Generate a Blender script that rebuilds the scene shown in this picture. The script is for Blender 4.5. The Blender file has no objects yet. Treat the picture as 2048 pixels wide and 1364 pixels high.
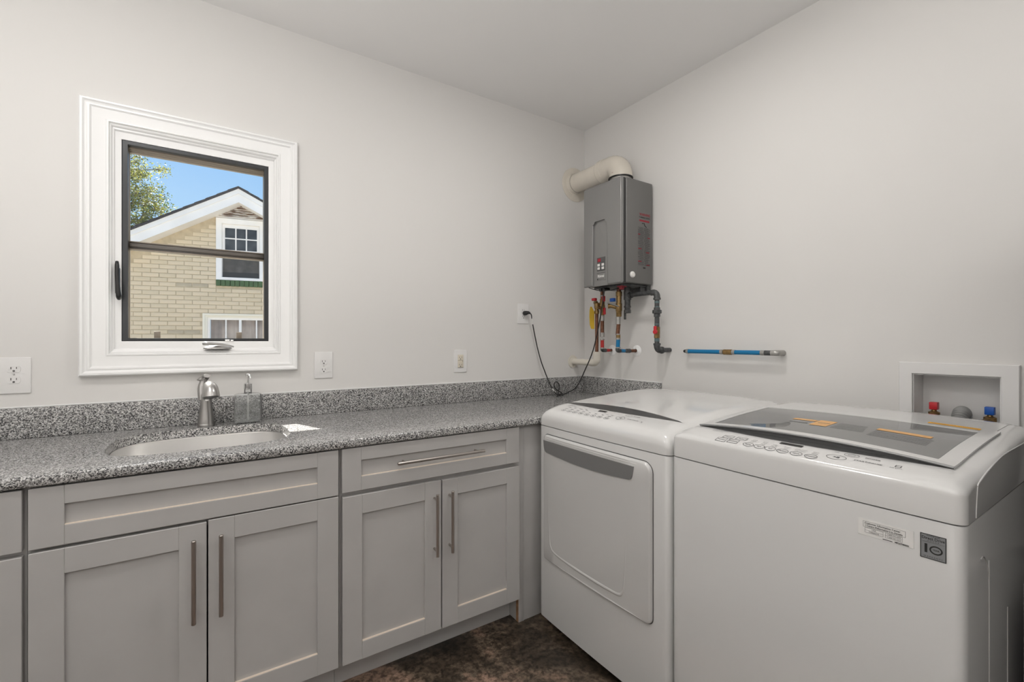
import bpy, bmesh, math, random
from mathutils import Vector, Matrix
random.seed(7)
S = bpy.context.scene
COL = S.collection
PI = math.pi

# ------------------------------------------------------------------ camera
cam_d = bpy.data.cameras.new('camera'); cam = bpy.data.objects.new('camera', cam_d); COL.objects.link(cam)
cam.location = (-2.117, -2.300, 1.248)
cam.rotation_euler = (PI/2, 0, -math.radians(33.6))
cam_d.sensor_width = 36.0; cam_d.lens = 913.0/2048*36.0; cam_d.clip_start = 0.02; cam_d.clip_end = 300
S.camera = cam
S.view_settings.view_transform = 'Standard'; S.view_settings.look = 'None'
S.view_settings.gamma = 1.0; S.view_settings.use_curve_mapping = False
S.view_settings.exposure = 0.0

# ------------------------------------------------------------------ world, sun, large lamps
W = bpy.data.worlds.new('sky'); S.world = W; W.use_nodes = True
nt = W.node_tree; nt.nodes.clear()
o_ = nt.nodes.new('ShaderNodeOutputWorld'); bg = nt.nodes.new('ShaderNodeBackground')
tc = nt.nodes.new('ShaderNodeTexCoord'); sx = nt.nodes.new('ShaderNodeSeparateXYZ'); rp = nt.nodes.new('ShaderNodeValToRGB')
nt.links.new(tc.outputs['Generated'], sx.inputs[0]); nt.links.new(sx.outputs['Z'], rp.inputs[0])
nt.links.new(rp.outputs[0], bg.inputs[0]); nt.links.new(bg.outputs[0], o_.inputs[0])
cr = rp.color_ramp
cr.elements[0].position = 0.0; cr.elements[0].color = (0.66, 0.84, 1.0, 1)
cr.elements[1].position = 0.75; cr.elements[1].color = (0.10, 0.27, 0.72, 1)
e = cr.elements.new(0.2); e.color = (0.48, 0.73, 1.0, 1)
e = cr.elements.new(0.38); e.color = (0.29, 0.56, 0.97, 1)
bg.inputs[1].default_value = 1.0

def lamp(name, kind, loc, energy, color=(1, 1, 1), **kw):
    d = bpy.data.lights.new(name, kind); d.energy = energy; d.color = color
    for k, v in kw.items(): setattr(d, k, v)
    o = bpy.data.objects.new(name, d); COL.objects.link(o); o.location = loc
    return o
sun = lamp('sun', 'SUN', (0, 0, 6), 34.0, (1.0, 0.95, 0.88), angle=math.radians(0.6))
el = math.radians(52.3); az = Vector((-0.346, 0.938, 0)).normalized()
sdir = az*math.cos(el) + Vector((0, 0, math.sin(el)))          # towards the sun
sun.rotation_euler = sdir.to_track_quat('Z', 'Y').to_euler()
warm = (1.0, 0.975, 0.945)
L1 = lamp('ceiling_lamp_light', 'AREA', (-2.50, -1.20, 2.615), 7.0, warm, shape='DISK', size=0.30)
L2 = lamp('ceiling_lamp_light', 'AREA', (-0.98, -3.20, 2.615), 8.0, warm, shape='DISK', size=0.30)
L3 = lamp('ceiling_lamp_light', 'AREA', (-0.98, -1.20, 2.615), 6.5, warm, shape='DISK', size=0.13)
# added fill light, unseen behind the camera, aimed up to brighten the ceiling
L4 = lamp('bounce_fill_light', 'AREA', (-2.80, -2.60, 1.15), 60.0, (1.0, 0.99, 0.975), shape='DISK', size=0.45)
L4.rotation_euler = (math.radians(180), math.radians(-6), 0)

# ------------------------------------------------------------------ materials
def new_mat(name):
    m = bpy.data.materials.new(name); m.use_nodes = True
    return m, m.node_tree, m.node_tree.nodes['Principled BSDF']
def P(name, col, rough=0.5, metal=0.0, coat=0.0, noise=None, bump=None, spec=None, emis=None):
    """principled material; noise=(scale, amount) varies the colour, bump=(scale, strength)"""
    m, t, b = new_mat(name)
    b.inputs['Base Color'].default_value = (*col, 1); b.inputs['Roughness'].default_value = rough
    b.inputs['Metallic'].default_value = metal; b.inputs['Coat Weight'].default_value = coat
    b.inputs['Coat Roughness'].default_value = 0.05
    if spec is not None: b.inputs['Specular IOR Level'].default_value = spec
    if emis: b.inputs['Emission Color'].default_value = (*emis[0], 1); b.inputs['Emission Strength'].default_value = emis[1]
    tcn = t.nodes.new('ShaderNodeTexCoord')
    if noise:
        n = t.nodes.new('ShaderNodeTexNoise'); n.inputs['Scale'].default_value = noise[0]; n.inputs['Detail'].default_value = 4
        r = t.nodes.new('ShaderNodeValToRGB'); a = noise[1]
        r.color_ramp.elements[0].position = 0.3; r.color_ramp.elements[1].position = 0.7
        r.color_ramp.elements[0].color = (*[c*(1-a) for c in col], 1); r.color_ramp.elements[1].color = (*[min(1, c*(1+a)) for c in col], 1)
        t.links.new(tcn.outputs['Object'], n.inputs['Vector']); t.links.new(n.outputs['Fac'], r.inputs[0]); t.links.new(r.outputs[0], b.inputs['Base Color'])
    if bump:
        n = t.nodes.new('ShaderNodeTexNoise'); n.inputs['Scale'].default_value = bump[0]; n.inputs['Detail'].default_value = 3
        bp = t.nodes.new('ShaderNodeBump'); bp.inputs['Strength'].default_value = bump[1]; bp.inputs['Distance'].default_value = 0.002
        t.links.new(tcn.outputs['Object'], n.inputs['Vector']); t.links.new(n.outputs['Fac'], bp.inputs['Height']); t.links.new(bp.outputs[0], b.inputs['Normal'])
    return m

def granite():
    m, t, b = new_mat('granite')
    tcn = t.nodes.new('ShaderNodeTexCoord')
    v = t.nodes.new('ShaderNodeTexVoronoi'); v.inputs['Scale'].default_value = 370; v.inputs['Randomness'].default_value = 1
    n = t.nodes.new('ShaderNodeTexNoise'); n.inputs['Scale'].default_value = 150; n.inputs['Detail'].default_value = 3
    mx = t.nodes.new('ShaderNodeVectorMath'); mx.operation = 'MULTIPLY_ADD'
    mx.inputs[1].default_value = (0.004, 0.004, 0.004)
    t.links.new(tcn.outputs['Object'], n.inputs['Vector']); t.links.new(n.outputs['Color'], mx.inputs[0]); t.links.new(tcn.outputs['Object'], mx.inputs[2])
    t.links.new(mx.outputs[0], v.inputs['Vector'])
    s = t.nodes.new('ShaderNodeSeparateColor'); t.links.new(v.outputs['Color'], s.inputs[0])
    r = t.nodes.new('ShaderNodeValToRGB'); r.color_ramp.interpolation = 'CONSTANT'
    cs = [(0, (0.015, 0.015, 0.017)), (0.10, (0.06, 0.06, 0.065)), (0.25, (0.15, 0.147, 0.143)), (0.42, (0.31, 0.305, 0.298)), (0.64, (0.48, 0.475, 0.465)), (0.86, (0.66, 0.655, 0.645))]
    r.color_ramp.elements[0].color = (*cs[0][1], 1); r.color_ramp.elements[1].position = cs[1][0]; r.color_ramp.elements[1].color = (*cs[1][1], 1)
    for p, c in cs[2:]:
        el_ = r.color_ramp.elements.new(p); el_.color = (*c, 1)
    t.links.new(s.outputs[0], r.inputs[0]); t.links.new(r.outputs[0], b.inputs['Base Color'])
    b.inputs['Roughness'].default_value = 0.14; b.inputs['Specular IOR Level'].default_value = 0.75
    return m

def concrete_floor():
    m, t, b = new_mat('stained_concrete')
    tcn = t.nodes.new('ShaderNodeTexCoord')
    def noise(sc, det, dist=0):
        n = t.nodes.new('ShaderNodeTexNoise'); n.inputs['Scale'].default_value = sc; n.inputs['Detail'].default_value = det; n.inputs['Distortion'].default_value = dist
        n.inputs['Roughness'].default_value = 0.65
        t.links.new(tcn.outputs['Object'], n.inputs['Vector']); return n
    a = noise(1.9, 12, 0.4); c = noise(48, 8)
    r = t.nodes.new('ShaderNodeValToRGB'); t.links.new(a.outputs['Fac'], r.inputs[0])
    r.color_ramp.elements[0].position = 0.37; r.color_ramp.elements[0].color = (0.018, 0.014, 0.010, 1)
    r.color_ramp.elements[1].position = 0.58; r.color_ramp.elements[1].color = (0.29, 0.195, 0.145, 1)
    q = r.color_ramp.elements.new(0.455); q.color = (0.055, 0.041, 0.029, 1)
    q = r.color_ramp.elements.new(0.50); q.color = (0.12, 0.092, 0.067, 1)
    r2 = t.nodes.new('ShaderNodeValToRGB'); t.links.new(c.outputs['Fac'], r2.inputs[0])
    r2.color_ramp.elements[0].position = 0.40; r2.color_ramp.elements[0].color = (0.32, 0.3, 0.28, 1)
    r2.color_ramp.elements[1].position = 0.58; r2.color_ramp.elements[1].color = (1.15, 1.12, 1.1, 1)
    mx = t.nodes.new('ShaderNodeMix'); mx.data_type = 'RGBA'; mx.blend_type = 'MULTIPLY'; mx.inputs['Factor'].default_value = 1
    t.links.new(r.outputs[0], mx.inputs['A']); t.links.new(r2.outputs[0], mx.inputs['B']); t.links.new(mx.outputs['Result'], b.inputs['Base Color'])
    b.inputs['Roughness'].default_value = 0.42
    bp = t.nodes.new('ShaderNodeBump'); bp.inputs['Strength'].default_value = 0.3; bp.inputs['Distance'].default_value = 0.004
    t.links.new(c.outputs['Fac'], bp.inputs['Height']); t.links.new(bp.outputs[0], b.inputs['Normal'])
    return m

def brushed(name, col, rough, axis, bump=0.15):
    m, t, b = new_mat(name)
    b.inputs['Base Color'].default_value = (*col, 1); b.inputs['Metallic'].default_value = 1; b.inputs['Roughness'].default_value = rough
    tcn = t.nodes.new('ShaderNodeTexCoord'); mp = t.nodes.new('ShaderNodeMapping'); sc = [900, 900, 900]; sc[axis] = 12
    mp.inputs['Scale'].default_value = sc
    n = t.nodes.new('ShaderNodeTexNoise'); n.inputs['Scale'].default_value = 1
    bp = t.nodes.new('ShaderNodeBump'); bp.inputs['Strength'].default_value = bump; bp.inputs['Distance'].default_value = 0.0004
    t.links.new(tcn.outputs['Object'], mp.inputs[0]); t.links.new(mp.outputs[0], n.inputs['Vector']); t.links.new(n.outputs['Fac'], bp.inputs['Height']); t.links.new(bp.outputs[0], b.inputs['Normal'])
    return m

def thin_glass(name, tint, refl=0.08, body=0.0, bodycol=(0.5, 0.5, 0.5)):
    m = bpy.data.materials.new(name); m.use_nodes = True; t = m.node_tree; t.nodes.clear()
    out = t.nodes.new('ShaderNodeOutputMaterial'); tr = t.nodes.new('ShaderNodeBsdfTransparent'); gl = t.nodes.new('ShaderNodeBsdfGlossy')
    tr.inputs[0].default_value = (*tint, 1); gl.inputs['Roughness'].default_value = 0.02
    fr = t.nodes.new('ShaderNodeFresnel'); fr.inputs[0].default_value = 1.45
    mt = t.nodes.new('ShaderNodeMath'); mt.operation = 'MULTIPLY'; mt.inputs[1].default_value = refl/0.05
    mt.use_clamp = True
    mx = t.nodes.new('ShaderNodeMixShader')
    t.links.new(fr.outputs[0], mt.inputs[0]); t.links.new(mt.outputs[0], mx.inputs[0])
    src = tr
    if body:
        df = t.nodes.new('ShaderNodeBsdfDiffuse'); df.inputs[0].default_value = (*bodycol, 1)
        m2 = t.nodes.new('ShaderNodeMixShader'); m2.inputs[0].default_value = body
        t.links.new(tr.outputs[0], m2.inputs[1]); t.links.new(df.outputs[0], m2.inputs[2]); src = m2
    t.links.new(src.outputs[0], mx.inputs[1]); t.links.new(gl.outputs[0], mx.inputs[2]); t.links.new(mx.outputs[0], out.inputs[0])
    return m

M = {}
M['wall'] = P('wall_paint', (0.75, 0.735, 0.715), 0.62, bump=(90, 0.05))
M['ceiling'] = P('ceiling_paint', (0.84, 0.83, 0.82), 0.8, bump=(70, 0.04))
M['trim'] = P('white_trim_paint', (0.92, 0.92, 0.915), 0.28)
M['floor'] = concrete_floor()
M['granite'] = granite()
M['cab'] = P('cabinet_paint', (0.455, 0.444, 0.434), 0.42, noise=(7, 0.03))
M['cabin'] = P('cabinet_inside', (0.42, 0.40, 0.385), 0.6)
M['creamedge'] = P('cream_edge', (0.70, 0.60, 0.50), 0.5)
M['ply'] = P('raw_plywood', (0.35, 0.20, 0.11), 0.7, noise=(60, 0.25))
M['nickel'] = brushed('brushed_nickel', (0.50, 0.46, 0.43), 0.30, 2)
M['faucet'] = P('satin_nickel', (0.44, 0.43, 0.42), 0.28, 1.0)
M['chrome'] = P('chrome', (0.75, 0.75, 0.75), 0.08, 1.0)
M['sink'] = brushed('stainless_sink', (0.80, 0.79, 0.78), 0.36, 0)
M['enamel'] = P('white_enamel', (0.58, 0.575, 0.565), 0.16, coat=0.5)
M['plastic'] = P('white_plastic', (0.70, 0.695, 0.685), 0.18, coat=0.5)
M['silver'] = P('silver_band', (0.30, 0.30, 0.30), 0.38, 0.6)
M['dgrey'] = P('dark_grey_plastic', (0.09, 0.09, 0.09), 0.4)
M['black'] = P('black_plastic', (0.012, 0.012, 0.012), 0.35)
M['print'] = P('grey_print', (0.085, 0.085, 0.09), 0.5)
M['ink'] = P('black_ink', (0.02, 0.02, 0.02), 0.5)
M['red'] = P('red_plastic', (0.55, 0.02, 0.03), 0.35)
M['redink'] = P('red_ink', (0.30, 0.02, 0.035), 0.5)
M['blue'] = P('blue_plastic', (0.01, 0.09, 0.40), 0.35)
M['pexblue'] = P('blue_pipe', (0.0, 0.17, 0.38), 0.35)
M['pexred'] = P('red_pipe', (0.50, 0.03, 0.03), 0.35)
M['brass'] = P('brass', (0.28, 0.18, 0.075), 0.38, 0.8, noise=(90, 0.3))
M['copper'] = P('aged_copper', (0.20, 0.095, 0.06), 0.42, 0.75, noise=(60, 0.3))
M['crimp'] = P('steel_crimp', (0.42, 0.41, 0.39), 0.4, 0.8)
M['iron'] = P('grey_iron_pipe', (0.085, 0.088, 0.09), 0.5, 0.4, noise=(70, 0.35))
M['teal'] = P('pipe_dope', (0.11, 0.17, 0.18), 0.5)
M['pvc'] = P('aged_white_pvc', (0.72, 0.68, 0.60), 0.35)
M['ventpvc'] = P('cream_pvc', (0.70, 0.65, 0.57), 0.22, noise=(9, 0.05))
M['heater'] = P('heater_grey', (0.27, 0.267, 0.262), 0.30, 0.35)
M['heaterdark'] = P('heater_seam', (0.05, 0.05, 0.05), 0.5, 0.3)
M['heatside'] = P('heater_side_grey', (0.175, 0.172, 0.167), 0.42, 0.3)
M['plate'] = P('cover_plate', (0.80, 0.79, 0.78), 0.3)
M['ivory'] = P('almond_device', (0.72, 0.66, 0.55), 0.35)
M['slot'] = P('slot_black', (0.015, 0.013, 0.012), 0.6)
M['charcoal'] = P('charcoal_aluminium', (0.045, 0.047, 0.05), 0.35, 0.3)
M['bronze'] = P('taupe_sash', (0.28, 0.235, 0.185), 0.4)
M['railgrey'] = P('rail_grey_brown', (0.12, 0.105, 0.09), 0.4)
M['glass'] = thin_glass('window_glass', (0.97, 0.98, 0.98), 0.02)
M['soapglass'] = thin_glass('clear_bottle_glass', (0.96, 0.97, 0.97), 0.16, 0.05, (1.0, 1.0, 1.0))
M['lidglass'] = thin_glass('lid_glass', (0.86, 0.86, 0.855), 0.06, 0.45, (0.50, 0.50, 0.495))
M['soap'] = thin_glass('clear_soap', (0.93, 0.94, 0.94), 0.02, 0.04, (0.8, 0.8, 0.8))
M['hamper'] = P('black_hamper', (0.012, 0.012, 0.013), 0.6)
M['coat'] = P('dark_grey_cloth', (0.045, 0.043, 0.04), 0.95, noise=(12, 0.2))
M['drum'] = P('steel_drum', (0.7, 0.7, 0.7), 0.35, 0.6)
M['orange'] = P('orange_label', (0.75, 0.42, 0.16), 0.5)
M['yellow'] = P('yellow_label', (0.85, 0.42, 0.02), 0.5)
M['yeltag'] = P('yellow_tag', (0.62, 0.40, 0.015), 0.5)
M['paper'] = P('pale_label', (0.80, 0.79, 0.77), 0.45)
M['greylab'] = P('grey_label', (0.30, 0.31, 0.32), 0.4, 0.3)
M['hose'] = P('grey_hose', (0.27, 0.27, 0.265), 0.5)
M['cream'] = P('cream_brick_paint', (0.69, 0.555, 0.385), 0.8, noise=(2.2, 0.10), bump=(60, 0.6))
M['cream2'] = P('cream_brick_worn', (0.645, 0.52, 0.355), 0.8, noise=(3.5, 0.12), bump=(60, 0.6))
M['cream3'] = P('cream_brick_stained', (0.47, 0.385, 0.27), 0.8, noise=(5, 0.2), bump=(60, 0.6))
M['mortar'] = P('painted_mortar', (0.50, 0.40, 0.27), 0.9, noise=(12, 0.12))
M['fascia'] = P('old_white_paint', (0.88, 0.82, 0.76), 0.6, noise=(4, 0.05))
M['peel'] = P('peeling_paint', (0.5, 0.4, 0.35), 0.8, noise=(9, 0.3))
for n_ in M['peel'].node_tree.nodes:
    if n_.type == 'VALTORGB':
        n_.color_ramp.elements[0].color = (0.15, 0.075, 0.045, 1); n_.color_ramp.elements[1].color = (0.80, 0.75, 0.70, 1)
        n_.color_ramp.elements[0].position = 0.46; n_.color_ramp.elements[1].position = 0.56
    if n_.type == 'TEX_NOISE':
        t_ = M['peel'].node_tree; mp_ = t_.nodes.new('ShaderNodeMapping'); mp_.inputs['Scale'].default_value = (0.7, 0.7, 7.0)
        src_ = n_.inputs['Vector'].links[0].from_socket; t_.links.new(src_, mp_.inputs[0]); t_.links.new(mp_.outputs[0], n_.inputs['Vector'])
M['creamtrim'] = P('cream_window_trim', (0.82, 0.74, 0.60), 0.6)
M['shingle'] = P('asphalt_shingle', (0.05, 0.045, 0.045), 0.9, noise=(30, 0.4))
M['darkglass'] = P('dark_pane', (0.055, 0.055, 0.055), 0.12, noise=(9, 0.5))
M['screen'] = P('insect_screen', (0.09, 0.08, 0.07), 0.7, noise=(8, 0.4))
M['greenbrick'] = P('green_painted_brick', (0.050, 0.095, 0.030), 0.6, noise=(9, 0.3))
M['curtain'] = P('pale_curtain', (0.62, 0.52, 0.47), 0.8, noise=(6, 0.15))
M['bark'] = P('bark', (0.16, 0.12, 0.09), 0.9, noise=(12, 0.3))
M['ground'] = P('driveway_ground', (0.17, 0.165, 0.14), 0.9, noise=(2, 0.12))
M['siding'] = P('outside_siding', (0.75, 0.74, 0.72), 0.7)
M['door'] = P('dark_blocker_paint', (0.035, 0.034, 0.033), 0.5, noise=(14, 0.3))  # dark colour of the added panel that shades the washer
M['lampglass'] = P('lamp_diffuser', (0.9, 0.9, 0.88), 0.4, emis=((1.0, 0.96, 0.91), 3.0))
def leaf_mat():
    m, t, b = new_mat('leaf')
    b.inputs['Base Color'].default_value = (0.16, 0.22, 0.04, 1); b.inputs['Roughness'].default_value = 0.5
    oi = t.nodes.new('ShaderNodeTexCoord'); n = t.nodes.new('ShaderNodeTexNoise'); n.inputs['Scale'].default_value = 3.0
    r = t.nodes.new('ShaderNodeValToRGB'); r.color_ramp.elements[0].position = 0.35; r.color_ramp.elements[1].position = 0.65
    r.color_ramp.elements[0].color = (0.05, 0.085, 0.018, 1); r.color_ramp.elements[1].color = (0.34, 0.33, 0.07, 1)
    t.links.new(oi.outputs['Object'], n.inputs['Vector']); t.links.new(n.outputs['Fac'], r.inputs[0]); t.links.new(r.outputs[0], b.inputs['Base Color'])
    tl = t.nodes.new('ShaderNodeBsdfTranslucent'); t.links.new(r.outputs[0], tl.inputs[0])
    mx = t.nodes.new('ShaderNodeMixShader'); mx.inputs[0].default_value = 0.35
    out = t.nodes['Material Output']
    t.links.new(b.outputs[0], mx.inputs[1]); t.links.new(tl.outputs[0], mx.inputs[2]); t.links.new(mx.outputs[0], out.inputs[0])
    return m
M['leaf'] = leaf_mat()

# ------------------------------------------------------------------ mesh helpers
def nb(): return bmesh.new()
def box(bm, x0, x1, y0, y1, z0, z1, bev=0.0, seg=2):
    r = bmesh.ops.create_cube(bm, size=1.0); vs = r['verts']
    for v in vs:
        v.co = Vector(((x0+x1)/2 + v.co.x*(x1-x0), (y0+y1)/2 + v.co.y*(y1-y0), (z0+z1)/2 + v.co.z*(z1-z0)))
    if bev:
        es = list({e for v in vs for e in v.link_edges})
        bmesh.ops.bevel(bm, geom=es, offset=bev, segments=seg, profile=0.5, affect='EDGES', clamp_overlap=True)
def rings(bm, loops, cap=True, closed=True):
    """skin a list of vertex loops (lists of coordinates)"""
    vl = [[bm.verts.new(p) for p in lp] for lp in loops]; n = len(vl[0])
    for a, b in zip(vl, vl[1:]):
        for i in range(n if closed else n-1):
            j = (i+1) % n
            bm.faces.new((a[i], a[j], b[j], b[i]))
    if cap:
        bm.faces.new(list(reversed(vl[0]))); bm.faces.new(vl[-1])
    return vl
def frame_of(d):
    d = d.normalized(); up = Vector((0, 0, 1)) if abs(d.z) < 0.9 else Vector((1, 0, 0))
    a = d.cross(up).normalized(); b = a.cross(d).normalized(); return a, b
def cyl(bm, p0, p1, r0, r1=None, n=20, bev=0.0):
    p0, p1 = Vector(p0), Vector(p1); r1 = r0 if r1 is None else r1
    a, b = frame_of(p1-p0); d = (p1-p0).normalized()
    def lp(c, r): return [c + a*math.cos(2*PI*i/n)*r + b*math.sin(2*PI*i/n)*r for i in range(n)]
    if bev: rings(bm, [lp(p0, r0-bev), lp(p0+d*bev, r0), lp(p1-d*bev, r1), lp(p1, r1-bev)])
    else: rings(bm, [lp(p0, r0), lp(p1, r1)])
def spline(pts, k=8):
    pts = [Vector(p) for p in pts]; out = []
    for i in range(len(pts)-1):
        p0 = pts[max(i-1, 0)]; p1 = pts[i]; p2 = pts[i+1]; p3 = pts[min(i+2, len(pts)-1)]
        for j in range(k):
            t = j/k
            out.append(0.5*((2*p1) + (p2-p0)*t + (2*p0-5*p1+4*p2-p3)*t*t + (3*p1-p0-3*p2+p3)*t**3))
    out.append(pts[-1]); return out
def tube(bm, pts, r, n=14, smooth=0, cap=True):
    """tube along points; r a number or a list of radii (one per point, before smoothing)"""
    pts = [Vector(p) for p in pts]
    rr = r if isinstance(r, (list, tuple)) else [r]*len(pts)
    if smooth:
        m = len(pts); pts = spline(pts, smooth)
        rr = [rr[min(int(i/smooth), m-1)]*(1-(i/smooth-int(i/smooth))) + rr[min(int(i/smooth)+1, m-1)]*(i/smooth-int(i/smooth)) for i in range(len(pts))]
    ds = [(pts[min(i+1, len(pts)-1)]-pts[max(i-1, 0)]).normalized() for i in range(len(pts))]
    a, b = frame_of(ds[0]); loops = []
    for i, p in enumerate(pts):
        if i:
            q = ds[i-1].rotation_difference(ds[i]); a = q @ a; b = q @ b
        loops.append([p + a*math.cos(2*PI*k/n)*rr[i] + b*math.sin(2*PI*k/n)*rr[i] for k in range(n)])
    rings(bm, loops, cap)
def bend(p, d0, d1, R, k=8):
    """quarter-turn points with corner p, arriving along d0 and leaving along d1"""
    p, d0, d1 = Vector(p), Vector(d0).normalized(), Vector(d1).normalized()
    c = p - d0*R + d1*R
    return [c + (d0*math.sin(t) - d1*math.cos(t))*R for t in [PI/2*i/k for i in range(k+1)]]
def lathe(bm, prof, c, axis=(0, 0, 1), n=28, cap=True):
    c = Vector(c); ax = Vector(axis).normalized(); a, b = frame_of(ax)
    rings(bm, [[c + ax*z + (a*math.cos(2*PI*i/n) + b*math.sin(2*PI*i/n))*max(r, 1e-4) for i in range(n)] for r, z in prof], cap)
def prism(bm, poly, f, d0, d1, bev=0.0):
    """poly in 2D, f(u,v,d)->xyz, extruded from d0 to d1"""
    a = [bm.verts.new(f(u, v, d0)) for u, v in poly]; b = [bm.verts.new(f(u, v, d1)) for u, v in poly]
    n = len(poly); fs = [bm.faces.new(a), bm.faces.new(list(reversed(b)))]
    for i in range(n): fs.append(bm.faces.new((a[i], b[i], b[(i+1) % n], a[(i+1) % n])))
    if bev:
        es = {e for e in fs[1].edges}
        bmesh.ops.bevel(bm, geom=list(es), offset=bev, segments=3, profile=0.5, affect='EDGES', clamp_overlap=True)
def rrect(u0, u1, v0, v1, r, k=5):
    out = []
    for cx, cy, s in ((u1-r, v1-r, 0), (u0+r, v1-r, 1), (u0+r, v0+r, 2), (u1-r, v0+r, 3)):
        for i in range(k+1):
            t = PI/2*(s + i/k); out.append((cx+r*math.cos(t), cy+r*math.sin(t)))
    return out
def ringsweep(bm, O, I, prof, f):
    """rectangular ring: O, I = (u0,u1,v0,v1) outer and inner; prof = closed list of (t, depth)"""
    def rect(t): return [O[i]*(1-t)+I[i]*t for i in range(4)]
    loops = []
    for t, d in prof:
        u0, u1, v0, v1 = rect(t); loops.append([f(u0, v0, d), f(u1, v0, d), f(u1, v1, d), f(u0, v1, d)])
    vl = [[bm.verts.new(p) for p in lp] for lp in loops]; m = len(vl)
    for i in range(m):
        a, b = vl[i], vl[(i+1) % m]
        for k in range(4):
            bm.faces.new((a[k], a[(k+1) % 4], b[(k+1) % 4], b[k]))
YZ = lambda d: None
fXZ = lambda u, v, d: (u, d, v)       # plane facing the room from the window wall
fYZ = lambda u, v, d: (d, u, v)       # plane facing the room from the right wall

def obj(name, bm, mat, parent=None, ang=32, label=None, kind=None, smooth=True):
    bmesh.ops.recalc_face_normals(bm, faces=bm.faces[:])
    me = bpy.data.meshes.new(name)
    off = Vector((0, 0, 0))
    if parent is not None:
        q = parent
        while q is not None: off += q.location; q = q.parent
        bmesh.ops.translate(bm, vec=-off, verts=bm.verts[:])
    bm.to_mesh(me); bm.free()
    if smooth and len(me.polygons):
        me.shade_smooth(); me.set_sharp_from_angle(angle=math.radians(ang))
    if mat is not None: me.materials.append(mat)
    o = bpy.data.objects.new(name, me); COL.objects.link(o)
    if parent is not None: o.parent = parent
    if label: o['label'] = label
    if kind is None and name in ('lettering', 'control_print', 'warning_text', 'instruction_text', 'digits'): kind = 'stuff'
    if kind: o['kind'] = kind
    return o
def struct(name, bm, mat, parent=None, **k): return obj(name, bm, mat, parent, kind='structure', **k)
def thing(name, label, cat, loc=(0, 0, 0), group=None):
    o = bpy.data.objects.new(name, None); COL.objects.link(o); o.location = loc; o.empty_display_size = 0.05
    o['label'] = label; o['category'] = cat
    if group: o['group'] = group
    return o
def tag(o, label, cat, group=None):
    o['label'] = label; o['category'] = cat
    if group: o['group'] = group
    return o
_fc = []
def text_mesh(bm, body, size, f, align='CENTER', u=0, v=0, bold=0.0, space=1.0, sx=1.0):
    """flat lettering: f(u, v) -> xyz; u to the reader's right, v up"""
    c = bpy.data.curves.new('t', 'FONT'); c.body = body; c.size = size; c.align_x = align; c.align_y = 'CENTER'; c.offset = bold; c.space_character = space
    c.resolution_u = 2
    o = bpy.data.objects.new('t', c); COL.objects.link(o)
    dg = bpy.context.evaluated_depsgraph_get()
    me = bpy.data.meshes.new_from_object(o.evaluated_get(dg))
    n0 = len(bm.verts)
    bm2 = bmesh.new(); bm2.from_mesh(me)
    mp = {}
    for vv in bm2.verts: mp[vv.index] = bm.verts.new(f(u + vv.co.x*sx, v + vv.co.y))
    for fc in bm2.faces:
        try: bm.faces.new([mp[q.index] for q in fc.verts])
        except ValueError: pass
    bm2.free(); bpy.data.meshes.remove(me); bpy.data.objects.remove(o); bpy.data.curves.remove(c)
def quad(bm, f, u0, u1, v0, v1, k=1):
    for i in range(k):
        a = u0+(u1-u0)*i/k; b = u0+(u1-u0)*(i+1)/k
        bm.faces.new([bm.verts.new(f(*p)) for p in ((a, v0), (b, v0), (b, v1), (a, v1))])
def outline(bm, f, u0, u1, v0, v1, w):
    quad(bm, f, u0, u1, v0, v0+w, 3); quad(bm, f, u0, u1, v1-w, v1, 3); quad(bm, f, u0, u0+w, v0+w, v1-w); quad(bm, f, u1-w, u1, v0+w, v1-w)
def ringflat(bm, f, cu, cv, ru, rv, w, n=28):
    a = [bm.verts.new(f(cu+ru*math.cos(2*PI*i/n), cv+rv*math.sin(2*PI*i/n))) for i in range(n)]
    b = [bm.verts.new(f(cu+(ru-w)*math.cos(2*PI*i/n), cv+(rv-w)*math.sin(2*PI*i/n))) for i in range(n)]
    for i in range(n): bm.faces.new((a[i], a[(i+1) % n], b[(i+1) % n], b[i]))

# ------------------------------------------------------------------ room shell
H = 2.665; XL = -4.1; YF = -4.2; T = 0.14
WO = (-2.4315, -1.857, 1.200, 2.080)       # window opening x0,x1,z0,z1
bm = nb(); box(bm, XL-T, T, YF-T, T, -0.08, 0.0); struct('floor', bm, M['floor'])
bm = nb(); box(bm, XL-T, T, YF-T, T, H, H+0.10); struct('ceiling', bm, M['ceiling'])
bm = nb()
box(bm, XL, WO[0], 0, T, 0, H); box(bm, WO[1], 0, 0, T, 0, H); box(bm, WO[0], WO[1], 0, T, 0, WO[2]); box(bm, WO[0], WO[1], 0, T, WO[3], H)
struct('wall_back', bm, M['wall'])
NB = (-1.950, -1.729, 0.935, 1.131)        # niche for the washer box y0,y1,z0,z1
bm = nb()
box(bm, 0, T, YF, NB[0], 0, H); box(bm, 0, T, NB[1], T, 0, H); box(bm, 0, T, NB[0], NB[1], 0, NB[2]); box(bm, 0, T, NB[0], NB[1], NB[3], H)
struct('wall_right', bm, M['wall'])
bm = nb(); box(bm, XL-T, XL, YF, T, 0, H); struct('wall_left', bm, M['wall'])
bm = nb(); box(bm, XL-T, T, YF-T, YF, 0, H); struct('wall_front', bm, M['wall'])
bm = nb(); box(bm, -0.98, -0.12, -2.58, -2.54, 0.01, 2.04, 0.003)  # added unseen dark panel, keeps light off the washer's side
box(bm, -0.85, -0.25, -2.54, -2.532, 0.25, 0.95, 0.004); box(bm, -0.85, -0.25, -2.54, -2.532, 1.10, 1.90, 0.004)
struct('shade_blocker', bm, M['door'])  # added unseen panel, in the dark colour made for it
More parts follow.
